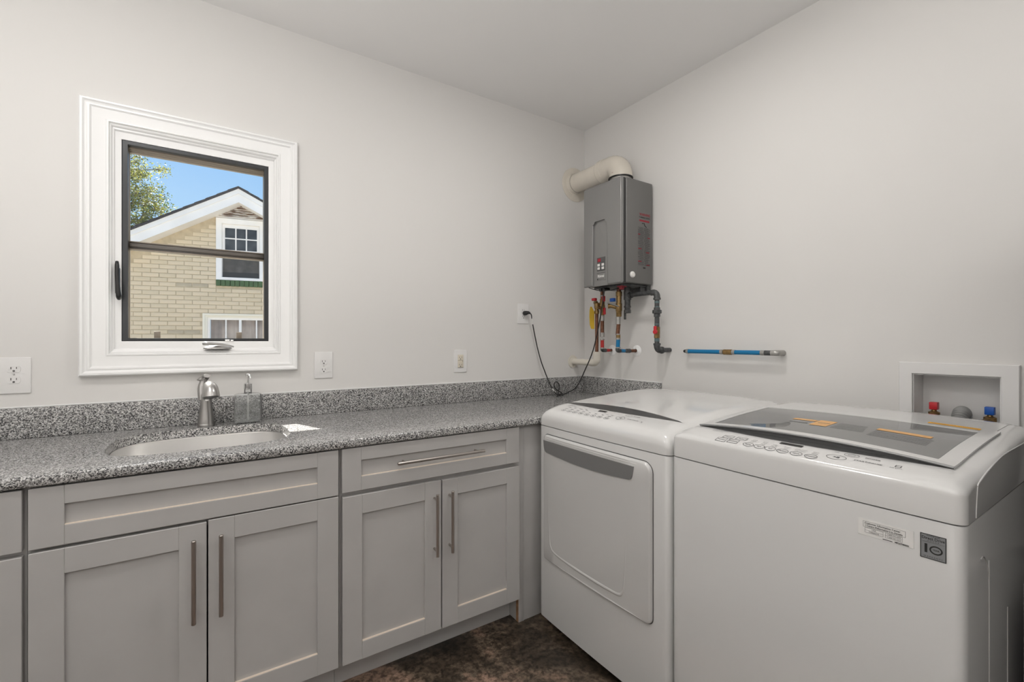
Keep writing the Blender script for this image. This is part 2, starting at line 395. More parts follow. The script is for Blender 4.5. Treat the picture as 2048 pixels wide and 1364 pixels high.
# roof edge outside, above the window
bm = nb(); box(bm, XL-0.6, 0.7, T, 0.843, 2.62, 2.80); struct('trim_1', bm, M['siding'])
bm = nb(); box(bm, -30, 30, T, 45, -0.55, -0.30); struct('ground', bm, M['ground'])

# ------------------------------------------------------------------ window
win = bpy.data.objects.new('window_1', None); COL.objects.link(win); win.location = ((WO[0]+WO[1])/2, 0, WO[2]); win['kind'] = 'structure'
bm = nb()
ringsweep(bm, (-2.5161, -1.7784, 1.1170, 2.1535), WO,
          [(0, 0.0), (0, -.024), (.06, -.031), (.14, -.031), (.20, -.024), (.25, -.0215), (.30, -.025), (.36, -.025), (.42, -.018), (.48, -.0165), (.88, -.0125), (.92, -.0155), (.98, -.0155), (1, -.012), (1, 0.0)], fXZ)
obj('casing', bm, M['trim'], win, ang=20)
DO = (-2.400, -1.892, 1.247, 2.035)
bm = nb()
ringsweep(bm, WO, DO, [(0, T), (0, -.005), (.10, -.006), (.18, -.003), (.22, .008), (.34, .010), (.42, .020), (.90, .023), (1, .024), (1, T)], fXZ)
obj('window_frame', bm, M['trim'], win, ang=20)
DI = (-2.3815, -1.909, 1.2595, 2.0200)
bm = nb(); ringsweep(bm, DO, DI, [(0, .050), (0, .030), (.15, .027), (.97, .027), (1, .0275), (1, .050)], fXZ)
obj('screen_frame', bm, M['charcoal'], win, ang=20)
GI = (-2.3803+.004, -1.9124-.003, 1.2590, 2.0105)
bm = nb(); ringsweep(bm, DO, (-2.381, -1.9085, 1.2585, 2.006), [(0, .095), (0, .052), (.3, .052), (.34, .058), (.6, .058), (.66, .064), (.8, .066), (.85, .074), (1, .076), (1, .095)], fXZ)
sash = obj('sash', bm, M['bronze'], win, ang=20)
bm = nb()
box(bm, -2.381, -1.9085, .070, .096, 1.6198, 1.6445, .002); box(bm, -2.381, -1.9085, .062, .071, 1.6255, 1.6385, .002)
obj('meeting_rail', bm, M['railgrey'], sash)
for zz_ in (1.6165, 1.6465):
    bm = nb(); box(bm, -2.381, -1.9085, .066, .092, zz_-.0022, zz_+.0022, .0006); obj('rail_bead', bm, M['bronze'], sash)
bm = nb(); box(bm, -2.385, -1.905, .080, .083, 1.640, 2.012); obj('pane', bm, M['glass'], sash)
bm = nb(); box(bm, -2.385, -1.905, .080, .083, 1.254, 1.624); obj('pane', bm, M['glass'], sash)
for cx in (-2.292, -2.005):
    bm = nb(); box(bm, cx-.0105, cx+.0105, .052, .060, 1.258, 1.287, .001); obj('screen_clip', bm, M['bronze'], win)
bm = nb()   # lock lever on the left jamb
tube(bm, [(-2.410, -.004, 1.553), (-2.409, -.010, 1.535), (-2.408, -.014, 1.49), (-2.405, -.018, 1.44), (-2.403, -.016, 1.418), (-2.404, -.006, 1.410)], [.005, .007, .007, .008, .009, .006], smooth=5)
box(bm, -2.416, -2.402, -.004, .01, 1.43, 1.53, .003)
obj('lock_lever', bm, M['black'], win)
bm = nb()
lathe(bm, [(.001, .0), (.052, .002), (.05, .008), (.036, .015), (.012, .019)], (-2.085, -.006, 1.213), (0, 0, 1), 28)
for v in bm.verts: v.co.y = -.006 + (v.co.y+.006)*0.42
crk = obj('crank_base', bm, M['faucet'], win)
bm = nb(); tube(bm, [(-2.138, -.020, 1.236), (-2.125, -.022, 1.238), (-2.10, -.023, 1.2365), (-2.07, -.023, 1.234), (-2.045, -.022, 1.229), (-2.028, -.019, 1.223)], [.006, .0085, .007, .0055, .004, .003], smooth=5)
obj('crank_handle', bm, M['faucet'], win)
bm = nb(); box(bm, -2.058, -2.042, .012, .022, 1.2475, 1.2545, .001); box(bm, -2.038, -2.028, .012, .022, 1.2475, 1.253, .001); obj('screen_latch', bm, M['trim'], win)

# ------------------------------------------------------------------ ceiling fixtures (behind the frame edge)
for (x, y), lab in (((-2.50, -1.20), 'round white flush ceiling light nearer the window wall'), ((-0.98, -3.20), 'round white flush ceiling light farthest from the window wall'), ((-0.98, -1.20), 'round white flush ceiling light above the dryer')):
    t = thing('ceiling_light', lab, 'ceiling light', (x, y, H), 'flush ceiling lights')
    bm = nb(); lathe(bm, [(.001, -.0005), (.19, -.0005), (.195, -.02), (.185, -.030), (.165, -.032), (.163, -.02), (.001, -.018)], (x, y, H), n=40, cap=False); obj('rim', bm, M['trim'], t)
    bm = nb(); lathe(bm, [(.001, -.021), (.162, -.021), (.150, -.030), (.001, -.034)], (x, y, H), n=40, cap=False); obj('diffuser', bm, M['lampglass'], t)

# ------------------------------------------------------------------ countertop with sink cut-out
CT = 0.905
ct = thing('countertop', 'speckled grey granite countertop running along the window wall', 'countertop', (-1.65, -.33, .875))
SKL, SKR, SKB, SKF = -2.390, -1.862, -.128, -.556
def sink_loop(g=0.0, n=56):
    cx, cy = (SKL+SKR)/2, (SKB+SKF)/2; a, b = (SKR-SKL)/2+g, (SKB-SKF)/2+g; out = []
    for i in range(n):
        t = 2*PI*i/n; c, s = math.cos(t), math.sin(t); p = 2/3.4
        out.append((cx+a*math.copysign(abs(c)**p, c), cy+b*math.copysign(abs(s)**p, s)))
    return out
bm = nb()
CX0, CX1, CYF = -3.35, 0.0, -.664
ou = [bm.verts.new((x, y, CT)) for x, y in ((CX0, CYF), (CX1, CYF), (CX1, 0), (CX0, 0))]
il = [bm.verts.new((x, y, CT)) for x, y in sink_loop()]
es = [bm.edges.new((ou[i], ou[(i+1) % 4])) for i in range(4)] + [bm.edges.new((il[i], il[(i+1) % len(il)])) for i in range(len(il))]
bmesh.ops.triangle_fill(bm, use_beauty=True, use_dissolve=False, edges=es)
r = bmesh.ops.extrude_face_region(bm, geom=bm.faces[:])
bmesh.ops.translate(bm, vec=(0, 0, -.030), verts=[v for v in r['geom'] if isinstance(v, bmesh.types.BMVert)])
fe = [e for e in bm.edges if all(abs(v.co.y-CYF) < 1e-5 for v in e.verts) and abs(e.verts[0].co.z-e.verts[1].co.z) < 1e-5]
bmesh.ops.bevel(bm, geom=fe, offset=.011, segments=4, profile=0.5, affect='EDGES')
obj('slab', bm, M['granite'], ct, ang=40)
bm = nb(); box(bm, CX0, -.0002, -.020, -.0005, CT+.0005, 1.0125, .002); obj('backsplash', bm, M['granite'], ct)
bm = nb(); box(bm, -.020, -.0005, -.634, -.0205, CT+.0005, 1.0125, .002); obj('backsplash', bm, M['granite'], ct)
bm = nb(); box(bm, CX0, -.004, -.0045, -.0005, 1.0126, 1.0165, .001); box(bm, -.0045, -.0005, -.634, -.004, 1.0126, 1.0165, .001); obj('caulk_bead', bm, M['trim'], ct)
# sink
sk = thing('undermount_sink', 'oval-cornered stainless steel sink set under the granite opening', 'sink', ((SKL+SKR)/2, (SKB+SKF)/2, .70))
bm = nb()
def lp(g, z, n=56): return [(x, y, z) for x, y in sink_loop(g, n)]
cxs, cys = (SKL+SKR)/2, (SKB+SKF)/2
vl = rings(bm, [lp(.02, .8742), lp(-.002, .8742), lp(.006, .868), lp(.003, .80), lp(-.004, .735), lp(-.02, .712), lp(-.05, .703)], cap=False)
last = vl[-1]; cvs = [bm.verts.new((cxs+.045*math.cos(2*PI*i/56), cys+.045*math.sin(2*PI*i/56), .698)) for i in range(56)]
for i in range(56): bm.faces.new((last[i], last[(i+1) % 56], cvs[(i+1) % 56], cvs[i]))
bm.faces.new(cvs)
obj('basin', bm, M['sink'], sk, ang=50)
bm = nb(); lathe(bm, [(.001, 0), (.044, 0), (.046, .004), (.036, .005), (.030, -.001), (.001, -.001)], (cxs, cys, .699), cap=False); obj('drain', bm, M['chrome'], sk)

# ------------------------------------------------------------------ cabinets
YD0, YD1 = -.655, -.634; YFF = -.6325
def shaker(parent, name, x0, x1, z0, z1, st=.0675, rt=.066, rb=.072):
    bm = nb()
    i = (x0+st, x1-st, z0+rb, z1-rt)
    box(bm, x0, i[0], YD0, YD1, z0, z1, .0012, 1); box(bm, i[1], x1, YD0, YD1, z0, z1, .0012, 1)
    box(bm, i[0], i[1], YD0, YD1, i[3], z1, .0012, 1); box(bm, i[0], i[1], YD0, YD1, z0, i[2], .0012, 1)
    o = obj(name, bm, M['cab'], parent)
    bm = nb(); box(bm, i[0]-.004, i[1]+.004, YD0+.0095, YD1-.001, i[2]-.004, i[3]+.004); obj('panel', bm, M['cab'], o)
    bm = nb(); box(bm, i[0], i[1], YD0+.0006, YD0+.0094, i[2]-.0006, i[2]+.0014, .0004, 1)  # thin cream strip along the lower edge of the recess
    obj('cream_lip', bm, M['creamedge'], o, label='cream lower edge of the recess')
    return o
def bar(parent, p0, p1, r=.0062, ins=.022, side=(0, 1, 0)):
    bm = nb(); p0, p1 = Vector(p0), Vector(p1); d = (p1-p0).normalized()
    cyl(bm, p0, p1, r, n=18, bev=.001)
    for p in (p0+d*ins, p1-d*ins): cyl(bm, p, (p.x, YD0-.0003, p.z), .0046, n=12)
    return obj('handle', bm, M['nickel'], parent)
def cabinet(label, x0, x1, doors, top, notch_right=False):
    t = thing('base_cabinet', label, 'cabinet', ((x0+x1)/2, -.33, 0), 'base cabinets under the granite counter')
    bm = nb()
    box(bm, x0, x0+.018, YFF+.019, -.012, .108, .8745); box(bm, x1-.018, x1, YFF+.019, -.012, .108, .8745)
    box(bm, x0+.018, x1-.018, YFF+.019, -.012, .108, .126); box(bm, x0+.018, x1-.018, -.022, -.012, .126, .8745)
    obj('carcass', bm, M['cabin'], t)
    bm = nb()
    box(bm, x0, x0+.042, YFF, YFF+.019, .108, .8745); box(bm, x1-.042, x1, YFF, YFF+.019, .108, .8745)
    box(bm, x0+.042, x1-.042, YFF, YFF+.019, .836, .8745); box(bm, x0+.042, x1-.042, YFF, YFF+.019, .690, .728); box(bm, x0+.042, x1-.042, YFF, YFF+.019, .108, .146)
    obj('face_frame', bm, M['cab'], t)
    bm = nb(); box(bm, x0, x1 - (.002 if notch_right else 0), -.5625, -.5465, .0005, .1075); obj('toe_kick', bm, M['cab'], t)
    return t
c0 = cabinet('grey shaker base cabinet cut off by the left edge of the photo', -3.265, -2.5055, None, None)
shaker(c0, 'drawer_front', -3.262, -2.5104, .7145, .8700, rt=.047, rb=.052)
shaker(c0, 'door', -3.262, -2.888, .118, .7014); shaker(c0, 'door', -2.884, -2.5104, .118, .7014)
c1 = cabinet('grey shaker sink base cabinet under the steel sink', -2.5045, -1.738, None, None)
shaker(c1, 'false_front', -2.4995, -1.7434, .7145, .8703, rt=.049, rb=.052)
dl = shaker(c1, 'door', -2.4995, -2.1222, .118, .7055, rt=.067, rb=.073); dr = shaker(c1, 'door', -2.1181, -1.7434, .118, .7098, rt=.068, rb=.073)
bar(dl, (-2.1533, -.686, .424), (-2.1533, -.686, .668)); bar(dr, (-2.086, -.686, .4264), (-2.086, -.686, .669))
c2 = cabinet('grey shaker base cabinet with a handled drawer beside the dryer', -1.737, -.9740, None, None, True)
df = shaker(c2, 'drawer', -1.7316, -.986, .7185, .8715, st=.066, rt=.0465, rb=.049)
bar(df, (-1.5432, -.686, .800), (-1.1771, -.686, .800), ins=.030)
dl = shaker(c2, 'door', -1.7297, -1.3573, .118, .7028, rt=.068, rb=.063); dr = shaker(c2, 'door', -1.3520, -.983, .118, .7010, rt=.066, rb=.064)
bar(dl, (-1.3863, -.686, .420), (-1.3863, -.686, .6595)); bar(dr, (-1.322, -.686, .420), (-1.322, -.686, .661))
bm = nb(); box(bm, -.9735, -.9475, YFF, -.012, .0005, .8745, .001); obj('end_panel', bm, M['cab'], c2)
bm = nb(); box(bm, -.9742, -.9736, YFF+.002, YFF+.020, .001, .107); obj('plywood_edge', bm, M['ply'], c2, label='raw brown plywood edge at the toe notch')
bm = nb(); box(bm, -.9470, -.700, -.6295, -.6115, .0005, .8745, .0008); box(bm, -.9470, -.9446, -.6315, -.6295, .0005, .8745)
tag(obj('filler_panel', bm, M['cab']), 'plain grey filler panel closing the gap between end cabinet and dryer', 'panel')

# ------------------------------------------------------------------ faucet
fx, fy = -2.1256, -.078
t = thing('faucet', 'satin nickel single-lever faucet behind the sink', 'faucet', (fx, fy, CT))
bm = nb(); lathe(bm, [(.001, .0004), (.030, .0004), (.0305, .008), (.0295, .010), (.0295, .014), (.027, .030), (.0235, .060), (.0205, .090), (.0195, .110), (.0185, .125), (.013, .137), (.001, .141)], (fx, fy, CT), n=32, cap=False); obj('body', bm, M['faucet'], t)
bm = nb(); tube(bm, [(fx+.002, fy-.002, CT+.105), (fx+.005, fy-.018, CT+.138), (fx+.010, fy-.045, CT+.160), (fx+.014, fy-.072, CT+.156), (fx+.016, fy-.084, CT+.140), (fx+.017, fy-.089, CT+.124)],
     [.017, .0185, .022, .026, .028, .029], n=28, smooth=6)
obj('spout', bm, M['faucet'], t)
bm = nb(); cyl(bm, (fx+.017, fy-.0895, CT+.1245), (fx+.0175, fy-.0905, CT+.1205), .0245, n=28); obj('spout_outlet', bm, M['dgrey'], t)
bm = nb(); tube(bm, [(fx-.012, fy+.004, CT+.105), (fx-.015, fy+.012, CT+.150), (fx-.008, fy+.014, CT+.182), (fx-.001, fy+.006, CT+.198), (fx+.002, fy-.012, CT+.203)], [.015, .0145, .0125, .009, .007], n=20, smooth=6)
for v in bm.verts:
    if v.co.z > CT+.185: v.co.x = fx + (v.co.x-fx)*1.6
obj('lever', bm, M['faucet'], t)

# ------------------------------------------------------------------ soap dispenser
sx_, sy_ = -1.979, -.082
t = thing('soap_dispenser', 'clear square glass soap dispenser with chrome pump beside the faucet', 'soap dispenser', (sx_, sy_, CT))
def sq(w, d, r, z, k=5): return [(sx_+u, sy_+v, CT+z) for u, v in rrect(-w, w, -d, d, r, k)]
bm = nb(); rings(bm, [sq(.044, .026, .010, .0006), sq(.050, .031, .012, .004), sq(.051, .032, .012, .012), sq(.051, .032, .012, .112), sq(.049, .030, .012, .119), sq(.040, .022, .012, .1235), sq(.015, .0145, .0144, .126), sq(.0145, .0144, .0143, .140)]); obj('bottle', bm, M['soapglass'], t)
bm = nb(); rings(bm, [sq(.044, .025, .008, .007), sq(.0455, .0265, .008, .010), sq(.0455, .0265, .008, .084)]); obj('soap', bm, M['soap'], t)
bm = nb(); cyl(bm, (sx_, sy_, CT+.012), (sx_, sy_, CT+.130), .0035, n=12); obj('dip_tube', bm, M['plastic'], t)
bm = nb(); lathe(bm, [(.001, .1405), (.0158, .1405), (.0162, .143), (.0162, .163), (.014, .166), (.006, .167), (.001, .167)], (sx_, sy_, CT), n=28, cap=False); obj('collar', bm, M['chrome'], t)
bm = nb(); cyl(bm, (sx_, sy_, CT+.166), (sx_, sy_, CT+.198), .0038, n=14)
lathe(bm, [(.001, .192), (.009, .193), (.0095, .200), (.009, .2055), (.001, .207)], (sx_, sy_, CT), n=20, cap=False)
tube(bm, [(sx_, sy_, CT+.200), (sx_+.003, sy_-.014, CT+.200), (sx_+.006, sy_-.030, CT+.194), (sx_+.0065, sy_-.034, CT+.186)], [.0055, .005, .0042, .0038], n=12, smooth=4)
obj('pump', bm, M['chrome'], t)

# ------------------------------------------------------------------ outlets on the window wall
def duplex(par, cx, cz, mat, slotm):
    f = lambda u, v, d: (cx+u, d, cz+v)
    for s in (1, -1):
        bm = nb(); lpz = []
        for i in range(32):
            a = 2*PI*i/32; u = .0172*math.cos(a)*1.0; v = max(-.0118, min(.0118, .0172*math.sin(a))); lpz.append((u, v+s*.0193))
        prism(bm, lpz, f, -.005, -.0072); r_ = obj('receptacle', bm, mat, par)
        bm = nb(); v0 = s*.0193
        box(bm, cx-.0078, cx-.0060, -.0078, -.0073, cz+v0-.0005, cz+v0+.0075); box(bm, cx+.0058, cx+.0074, -.0078, -.0073, cz+v0+.0005, cz+v0+.0072)
        lathe(bm, [(.001, 0), (.0030, 0), (.0030, .0006), (.001, .0006)], (cx, -.0072, cz+v0-.0065), (0, -1, 0), 14, cap=False)
        obj('slot', bm, slotm, r_)
    bm = nb(); lathe(bm, [(.001, 0), (.003, 0), (.0024, .0012), (.001, .0014)], (cx, -.005, cz), (0, -1, 0), 14, cap=False); obj('screw', bm, M['crimp'], par)
def plate(par, x0, x1, z0, z1):
    bm = nb(); prism(bm, rrect(x0, x1, z0, z1, .003, 3), fXZ, -.0005, -.0055, .0025); obj('cover_plate', bm, M['plate'], par, ang=60)
t = thing('wall_outlet', 'white double-width outlet plate left of the window, at the photo edge', 'outlet', (-2.7285, 0, 1.127), 'outlets on the window wall')
plate(t, -2.810, -2.6424, 1.0635, 1.1905); duplex(t, -2.6845, 1.1305, M['plate'], M['slot']); duplex(t, -2.770, 1.1305, M['plate'], M['slot'])
t = thing('wall_outlet', 'white duplex outlet just right of the window casing', 'outlet', (-1.6631, 0, 1.134), 'outlets on the window wall')
plate(t, -1.704, -1.6220, 1.0715, 1.1965); duplex(t, -1.6631, 1.1295, M['plate'], M['slot'])
t = thing('wall_outlet', 'outlet with an ivory rectangular insert above the counter middle', 'outlet', (-.940, 0, 1.135), 'outlets on the window wall')
plate(t, -.9805, -.8990, 1.0718, 1.1982)
bm = nb(); box(bm, -.957, -.9225, -.0085, -.0050, 1.099, 1.171, .001); dv = obj('receptacle', bm, M['ivory'], t, label='ivory two-socket insert')
bm = nb()
for zc in (1.153, 1.112):
    box(bm, -.948, -.9462, -.0092, -.0086, zc, zc+.008); box(bm, -.9350, -.9334, -.0092, -.0086, zc, zc+.008)
    lathe(bm, [(.001, 0), (.003, 0), (.003, .0006), (.001, .0006)], (-.9406, -.0086, zc-.006), (0, -1, 0), 12, cap=False)
box(bm, -.957, -.930, -.0090, -.0086, 1.1395, 1.1407); box(bm, -.9275, -.926, -.0090, -.0086, 1.132, 1.140); box(bm, -.957, -.9225, -.0090, -.0086, 1.0985, 1.1000)
obj('slot', bm, M['slot'], dv)
t = thing('wall_outlet', 'white outlet near the corner with the black cord plugged in', 'outlet', (-.509, 0, 1.415), 'outlets on the window wall')
plate(t, -.5495, -.4685, 1.3535, 1.4765); duplex(t, -.509, 1.415, M['plate'], M['slot'])

# ------------------------------------------------------------------ power cord
t = thing('power_cord', 'black power cord looping from outlet to counter up to heater', 'cord', (-.30, -.05, CT))
bm = nb()
zz = CT+.0035
tube(bm, [(-.490, -.028, 1.4225), (-.480, -.045, 1.412), (-.474, -.046, 1.385), (-.459, -.034, 1.352), (-.434, -.030, 1.26), (-.4159, -.030, 1.194), (-.392, -.032, 1.12), (-.3692, -.035, 1.065), (-.345, -.045, 1.00), (-.322, -.055, .950),
          (-.300, -.075, zz+.004), (-.270, -.095, zz), (-.262, -.075, zz+.012), (-.290, -.052, .945), (-.302, -.048, .972), (-.284, -.044, .990), (-.262, -.046, .974), (-.272, -.060, .945), (-.305, -.090, zz+.003), (-.330, -.110, zz),
          (-.285, -.085, zz+.006), (-.240, -.075, zz+.004), (-.205, -.080, .925), (-.185, -.110, .945), (-.195, -.166, .992), (-.2, -.2205, 1.069), (-.2, -.273, 1.1545), (-.2, -.310, 1.24), (-.2, -.3523, 1.388), (-.2, -.3801, 1.516), (-.2, -.388, 1.568)], .0033, n=10, smooth=6)
obj('cable', bm, M['black'], t)
bm = nb(); tube(bm, [(-.5035, -.0075, 1.4180), (-.503, -.014, 1.4185), (-.500, -.026, 1.4195), (-.490, -.034, 1.421), (-.482, -.040, 1.416)], [.012, .0145, .0130, .009, .005], n=16, smooth=4); obj('plug', bm, M['black'], t)
bm = nb(); tube(bm, [(-.476, -.046, 1.397), (-.470, -.044, 1.375), (-.4595, -.034, 1.352)], .0042, n=10, smooth=3); obj('cord_label', bm, M['paper'], t, label='white paper tag around the cord')
bm = nb(); tube(bm, [(-.322, -.0555, .950), (-.314, -.060, .935), (-.306, -.066, .925)], .0044, n=10, smooth=3); obj('cord_label', bm, M['paper'], t, label='white paper tag around the cord')

# ------------------------------------------------------------------ water heater
hy0, hy1, hz0, hz1, hx = -.5823, -.2748, 1.565, 2.140, -.2652
t = thing('water_heater', 'grey wall-mounted tankless water heater in the room corner', 'water heater', (-.13, -.43, hz0))
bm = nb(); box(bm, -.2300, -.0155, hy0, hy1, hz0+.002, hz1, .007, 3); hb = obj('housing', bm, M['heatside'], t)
bm = nb(); box(bm, -.2560, -.2295, hy0+.0055, hy1-.005, hz0+.004, hz1-.004); obj('seam', bm, M['heaterdark'], t)
bm = nb(); prism(bm, rrect(hy0, hy1, hz0-.003, hz1+.002, .010, 4), fYZ, -.2545, -.2575, .001)
ar = [(-.3587, hz0-.003)] + [(-.3587-.018+.018*math.cos(a), 1.915+.018*math.sin(a)) for a in [PI/2*i/6 for i in range(7)]] + [(-.4725+.018-.018*math.sin(a), 1.915+.018*math.cos(a)) for a in [PI/2*i/6 for i in range(7)]] + [(-.4725, hz0-.003)]
cz = [(hy0+.006, hz0-.001), (hy0+.006, hz1-.006), (hy1-.006, hz1-.006), (hy1-.006, hz0-.001)] + ar[:1] + ar[1:-1] + ar[-1:]
prism(bm, [(a, max(b, hz0-.001)) for a, b in cz], fYZ, -.2565, -.2672, .0085)
obj('front_cover', bm, M['heater'], t, ang=40)
f = lambda u, v: (-.2603, u, v)
bm = nb(); box(bm, -.2600, -.2572, -.4495, -.3857, 1.6470, 1.7240, .001); pn = obj('control_panel', bm, M['dgrey'], t, label='small dark control panel with buttons')
bm = nb(); box(bm, -.2612, -.2603, -.4175, -.3925, 1.698, 1.7185, .0005); obj('display', bm, M['redink'], pn, label='small red digit display')
bm = nb(); g = lambda u, v: (-.2613, -u, v)
text_mesh(bm, '120', .012, g, u=.405, v=1.708, bold=.0003); obj('digits', bm, M['red'], pn, smooth=False)
for by in (-.401, -.434):
    for bz in (1.681, 1.662):
        bm = nb(); box(bm, -.2618, -.2603, by-.0095, by+.0095, bz-.0072, bz+.0072, .0006); obj('button', bm, M['paper'], pn)
bm = nb(); box(bm, -.2588, -.2572, -.4500, -.3850, 1.5920, 1.6400, .0003); lb = obj('maker_label', bm, M['heater'], t, label='maker label below the buttons')
bm = nb(); g = lambda u, v: (-.2593, -u, v)
text_mesh(bm, 'Rinnai', .0205, g, u=.4175, v=1.6175, bold=.0006); obj('lettering', bm, M['paper'], lb, smooth=False)
bm = nb(); text_mesh(bm, 'TANKLESS WATER HEATER', .0055, g, u=.4175, v=1.6345, bold=.0001); quad(bm, g, .388, .396, 1.596, 1.605)
text_mesh(bm, 'NATURAL GAS', .006, g, u=.422, v=1.600); obj('lettering', bm, M['ink'], lb, smooth=False)
bm = nb(); g = lambda u, v: (u, hy0-.0006, v)
text_mesh(bm, 'WARNING', .020, g, u=-.083, v=1.952, bold=.0004, sx=.9); quad(bm, g, -.128, -.046, 1.913, 1.923)
for zr, (a, b) in ((1.838, (-.139, -.121)), (1.823, (-.060, -.040)), (1.758, (-.137, -.110)), (1.741, (-.075, -.045)), (1.688, (-.138, -.110)), (1.670, (-.070, -.042))): quad(bm, g, a, b, zr, zr+.0055)
obj('warning_text', bm, M['redink'], t, smooth=False)
bm = nb(); g = lambda u, v: (u, hy0-.0006, v)
zr = 1.878; k = 0
rs = random.Random(3)
while zr > 1.665:
    a = -.139 if rs.random() < .8 else -.128; m_ = -.092+rs.uniform(-.006, .006)
    quad(bm, g, a, m_-.003, zr, zr+.0016); quad(bm, g, m_+.003, rs.choice((-.045, -.055, -.040)), zr, zr+.0016); zr -= .0052; k += 1
text_mesh(bm, 'FLAMMABLE VAPORS', .0105, g, u=-.086, v=1.936, bold=.0002, sx=.9)
tube(bm, [(-.105, hy0-.0004, 1.903), (-.088, hy0-.0004, 1.905), (-.084, hy0-.0004, 1.893), (-.070, hy0-.0004, 1.885)], .0022, n=6)
quad(bm, g, -.098, -.078, 1.652, 1.660)
obj('instruction_text', bm, M['ink'], t, smooth=False)
bm = nb(); lathe(bm, [(.001, .012), (.0125, .012), (.0145, .008), (.0175, .006), (.0175, 0)], (-.187, hy0, 1.6115), (0, -1, 0), 24, cap=False); box(bm, -.190, -.184, hy0-.016, hy0-.011, 1.600, 1.623, .001)
obj('side_plug', bm, M['paper'], t, label='round white plug')
bm = nb(); box(bm, -.20, -.03, -.55, -.30, 1.556, 1.567, .003); obj('bottom_plate', bm, M['iron'], t)
bm = nb(); box(bm, -.075, -.035, -.545, -.535, 1.515, 1.560, .001); box(bm, -.03, -.0005, -.555, -.38, 1.535, 1.5655, .001); obj('mounting_bracket', bm, M['iron'], t)
bm = nb(); tube(bm, [(-.235, -.29, 1.5655), (-.20, -.33, 1.548), (-.17, -.40, 1.543), (-.16, -.47, 1.552), (-.15, -.52, 1.5575)], .0022, n=8, smooth=5); obj('wire', bm, M['black'], t)
for yy in (-.345, -.372):
    bm = nb(); cyl(bm, (-.225, yy-.03, 1.544), (-.180, yy-.03, 1.549), .0095, n=16, bev=.001); cyl(bm, (-.187, yy-.03, 1.55), (-.187, yy-.03, 1.560), .004, n=10); obj('cable_gland', bm, M['black'], t)

# ------------------------------------------------------------------ vent pipe
vx, vy, vz = -.100, -.418, 2.286; vr = .060
t = thing('vent_pipe', 'thick cream exhaust pipe elbow from heater top to wall', 'pipe', (vx, vy, 2.2))
bm = nb(); tube(bm, [(vx, -.0355, vz), (vx, -.29, vz)], vr, n=40); obj('pipe', bm, M['ventpvc'], t)
bm = nb(); R = .070
tube(bm, [(vx, -.262, vz), (vx, -.268, vz), (vx, -.300, vz), (vx, -.302, vz)] + bend((vx, vy-.002, vz), (0, -1, 0), (0, 0, -1), R) + [(vx, vy-.002, 2.205)], [.066, .0695, .0695, .067] + [.067]*9 + [.068], n=40)
obj('elbow', bm, M['ventpvc'], t, ang=25)
bm = nb(); g = lambda u, v: (vx-.0683, -u, v); text_mesh(bm, '^^', .012, g, u=-vy+.0, v=2.222); obj('red_mark', bm, M['redink'], t, smooth=False)
bm = nb(); cyl(bm, (vx, vy, 2.1415), (vx, vy, 2.206), .0625, n=40); obj('pipe', bm, M['crimp'], t)
bm = nb(); lathe(bm, [(.0665, 0), (.0715, .001), (.0715, .006), (.0665, .007)], (vx, vy, 2.199), n=40, cap=False); obj('gasket', bm, M['black'], t, label='black rubber ring under the elbow')
t = thing('wall_flange', 'round cream flange where the vent pipe enters the wall', 'flange', (vx+.015, 0, vz))
bm = nb(); lathe(bm, [(.0615, .035), (.064, .035), (.066, .016), (.075, .010), (.105, .007), (.112, .003), (.112, .0005)], (vx+.015, 0, vz), (0, -1, 0), 48, cap=False)
for v in bm.verts:
    rr_ = math.hypot(v.co.x-(vx+.015), v.co.z-vz)
    if rr_ < .09: v.co.x += -.015*min(1, (.09-rr_)/.024)
obj('plate', bm, M['ventpvc'], t)

# ------------------------------------------------------------------ plumbing under the heater
def flange(par, c, ax, R, r, mat=None):
    bm = nb(); lathe(bm, [(r, .012), (r+.003, .012), (r+.006, .006), (R-.003, .004), (R, .002), (R, .0003)], c, ax, 32, cap=False); obj('wall_flange', bm, mat or M['trim'], par)
t = thing('hot_water_pipe', 'copper hot water pipe ending in a red section below the heater', 'pipe', (-.09, -.255, 1.2))
hxp, hyp = -.090, -.258
for a, b in ((1.30, 1.372), (1.505, 1.5560)):
    bm = nb(); cyl(bm, (hxp, hyp, a), (hxp, hyp, b), .0115); obj('pipe', bm, M['copper'], t)
bm = nb(); lathe(bm, [(.012, 0), (.014, .004), (.014, .030), (.017, .036), (.017, .062), (.0145, .068), (.0145, .100), (.012, .104)], (hxp, hyp, 1.405), n=24)
cyl(bm, (hxp, hyp, 1.478), (hxp, hyp+.060, 1.474), .0115, n=18); cyl(bm, (hxp-.015, hyp-.005, 1.452), (hxp-.045, hyp-.005, 1.452), .009, n=14)
vb = obj('valve_body', bm, M['brass'], t)
bm = nb(); box(bm, hxp-.010, hxp-.002, hyp-.034, hyp-.016, 1.410, 1.452, .003); obj('lever', bm, M['red'], vb, label='red valve lever')
bm = nb(); box(bm, hxp-.018, hxp-.004, hyp-.032, hyp-.013, 1.490, 1.524, .004); obj('lever', bm, M['red'], vb, label='red valve lever')
bm = nb(); box(bm, hxp-.045, hxp-.025, hyp+.018, hyp+.050, 1.497, 1.514, .004); obj('lever', bm, M['red'], vb, label='red valve lever')
bm = nb()
bm.free()
for z0, z1 in ((1.3970, 1.406), (1.274, 1.300), (1.253, 1.262), (1.5225, 1.530), (1.372, 1.3965), (1.200, 1.208)):
    bm = nb(); cyl(bm, (hxp, hyp, z0), (hxp, hyp, z1), .0135); obj('crimp_ring', bm, M['crimp'], t)
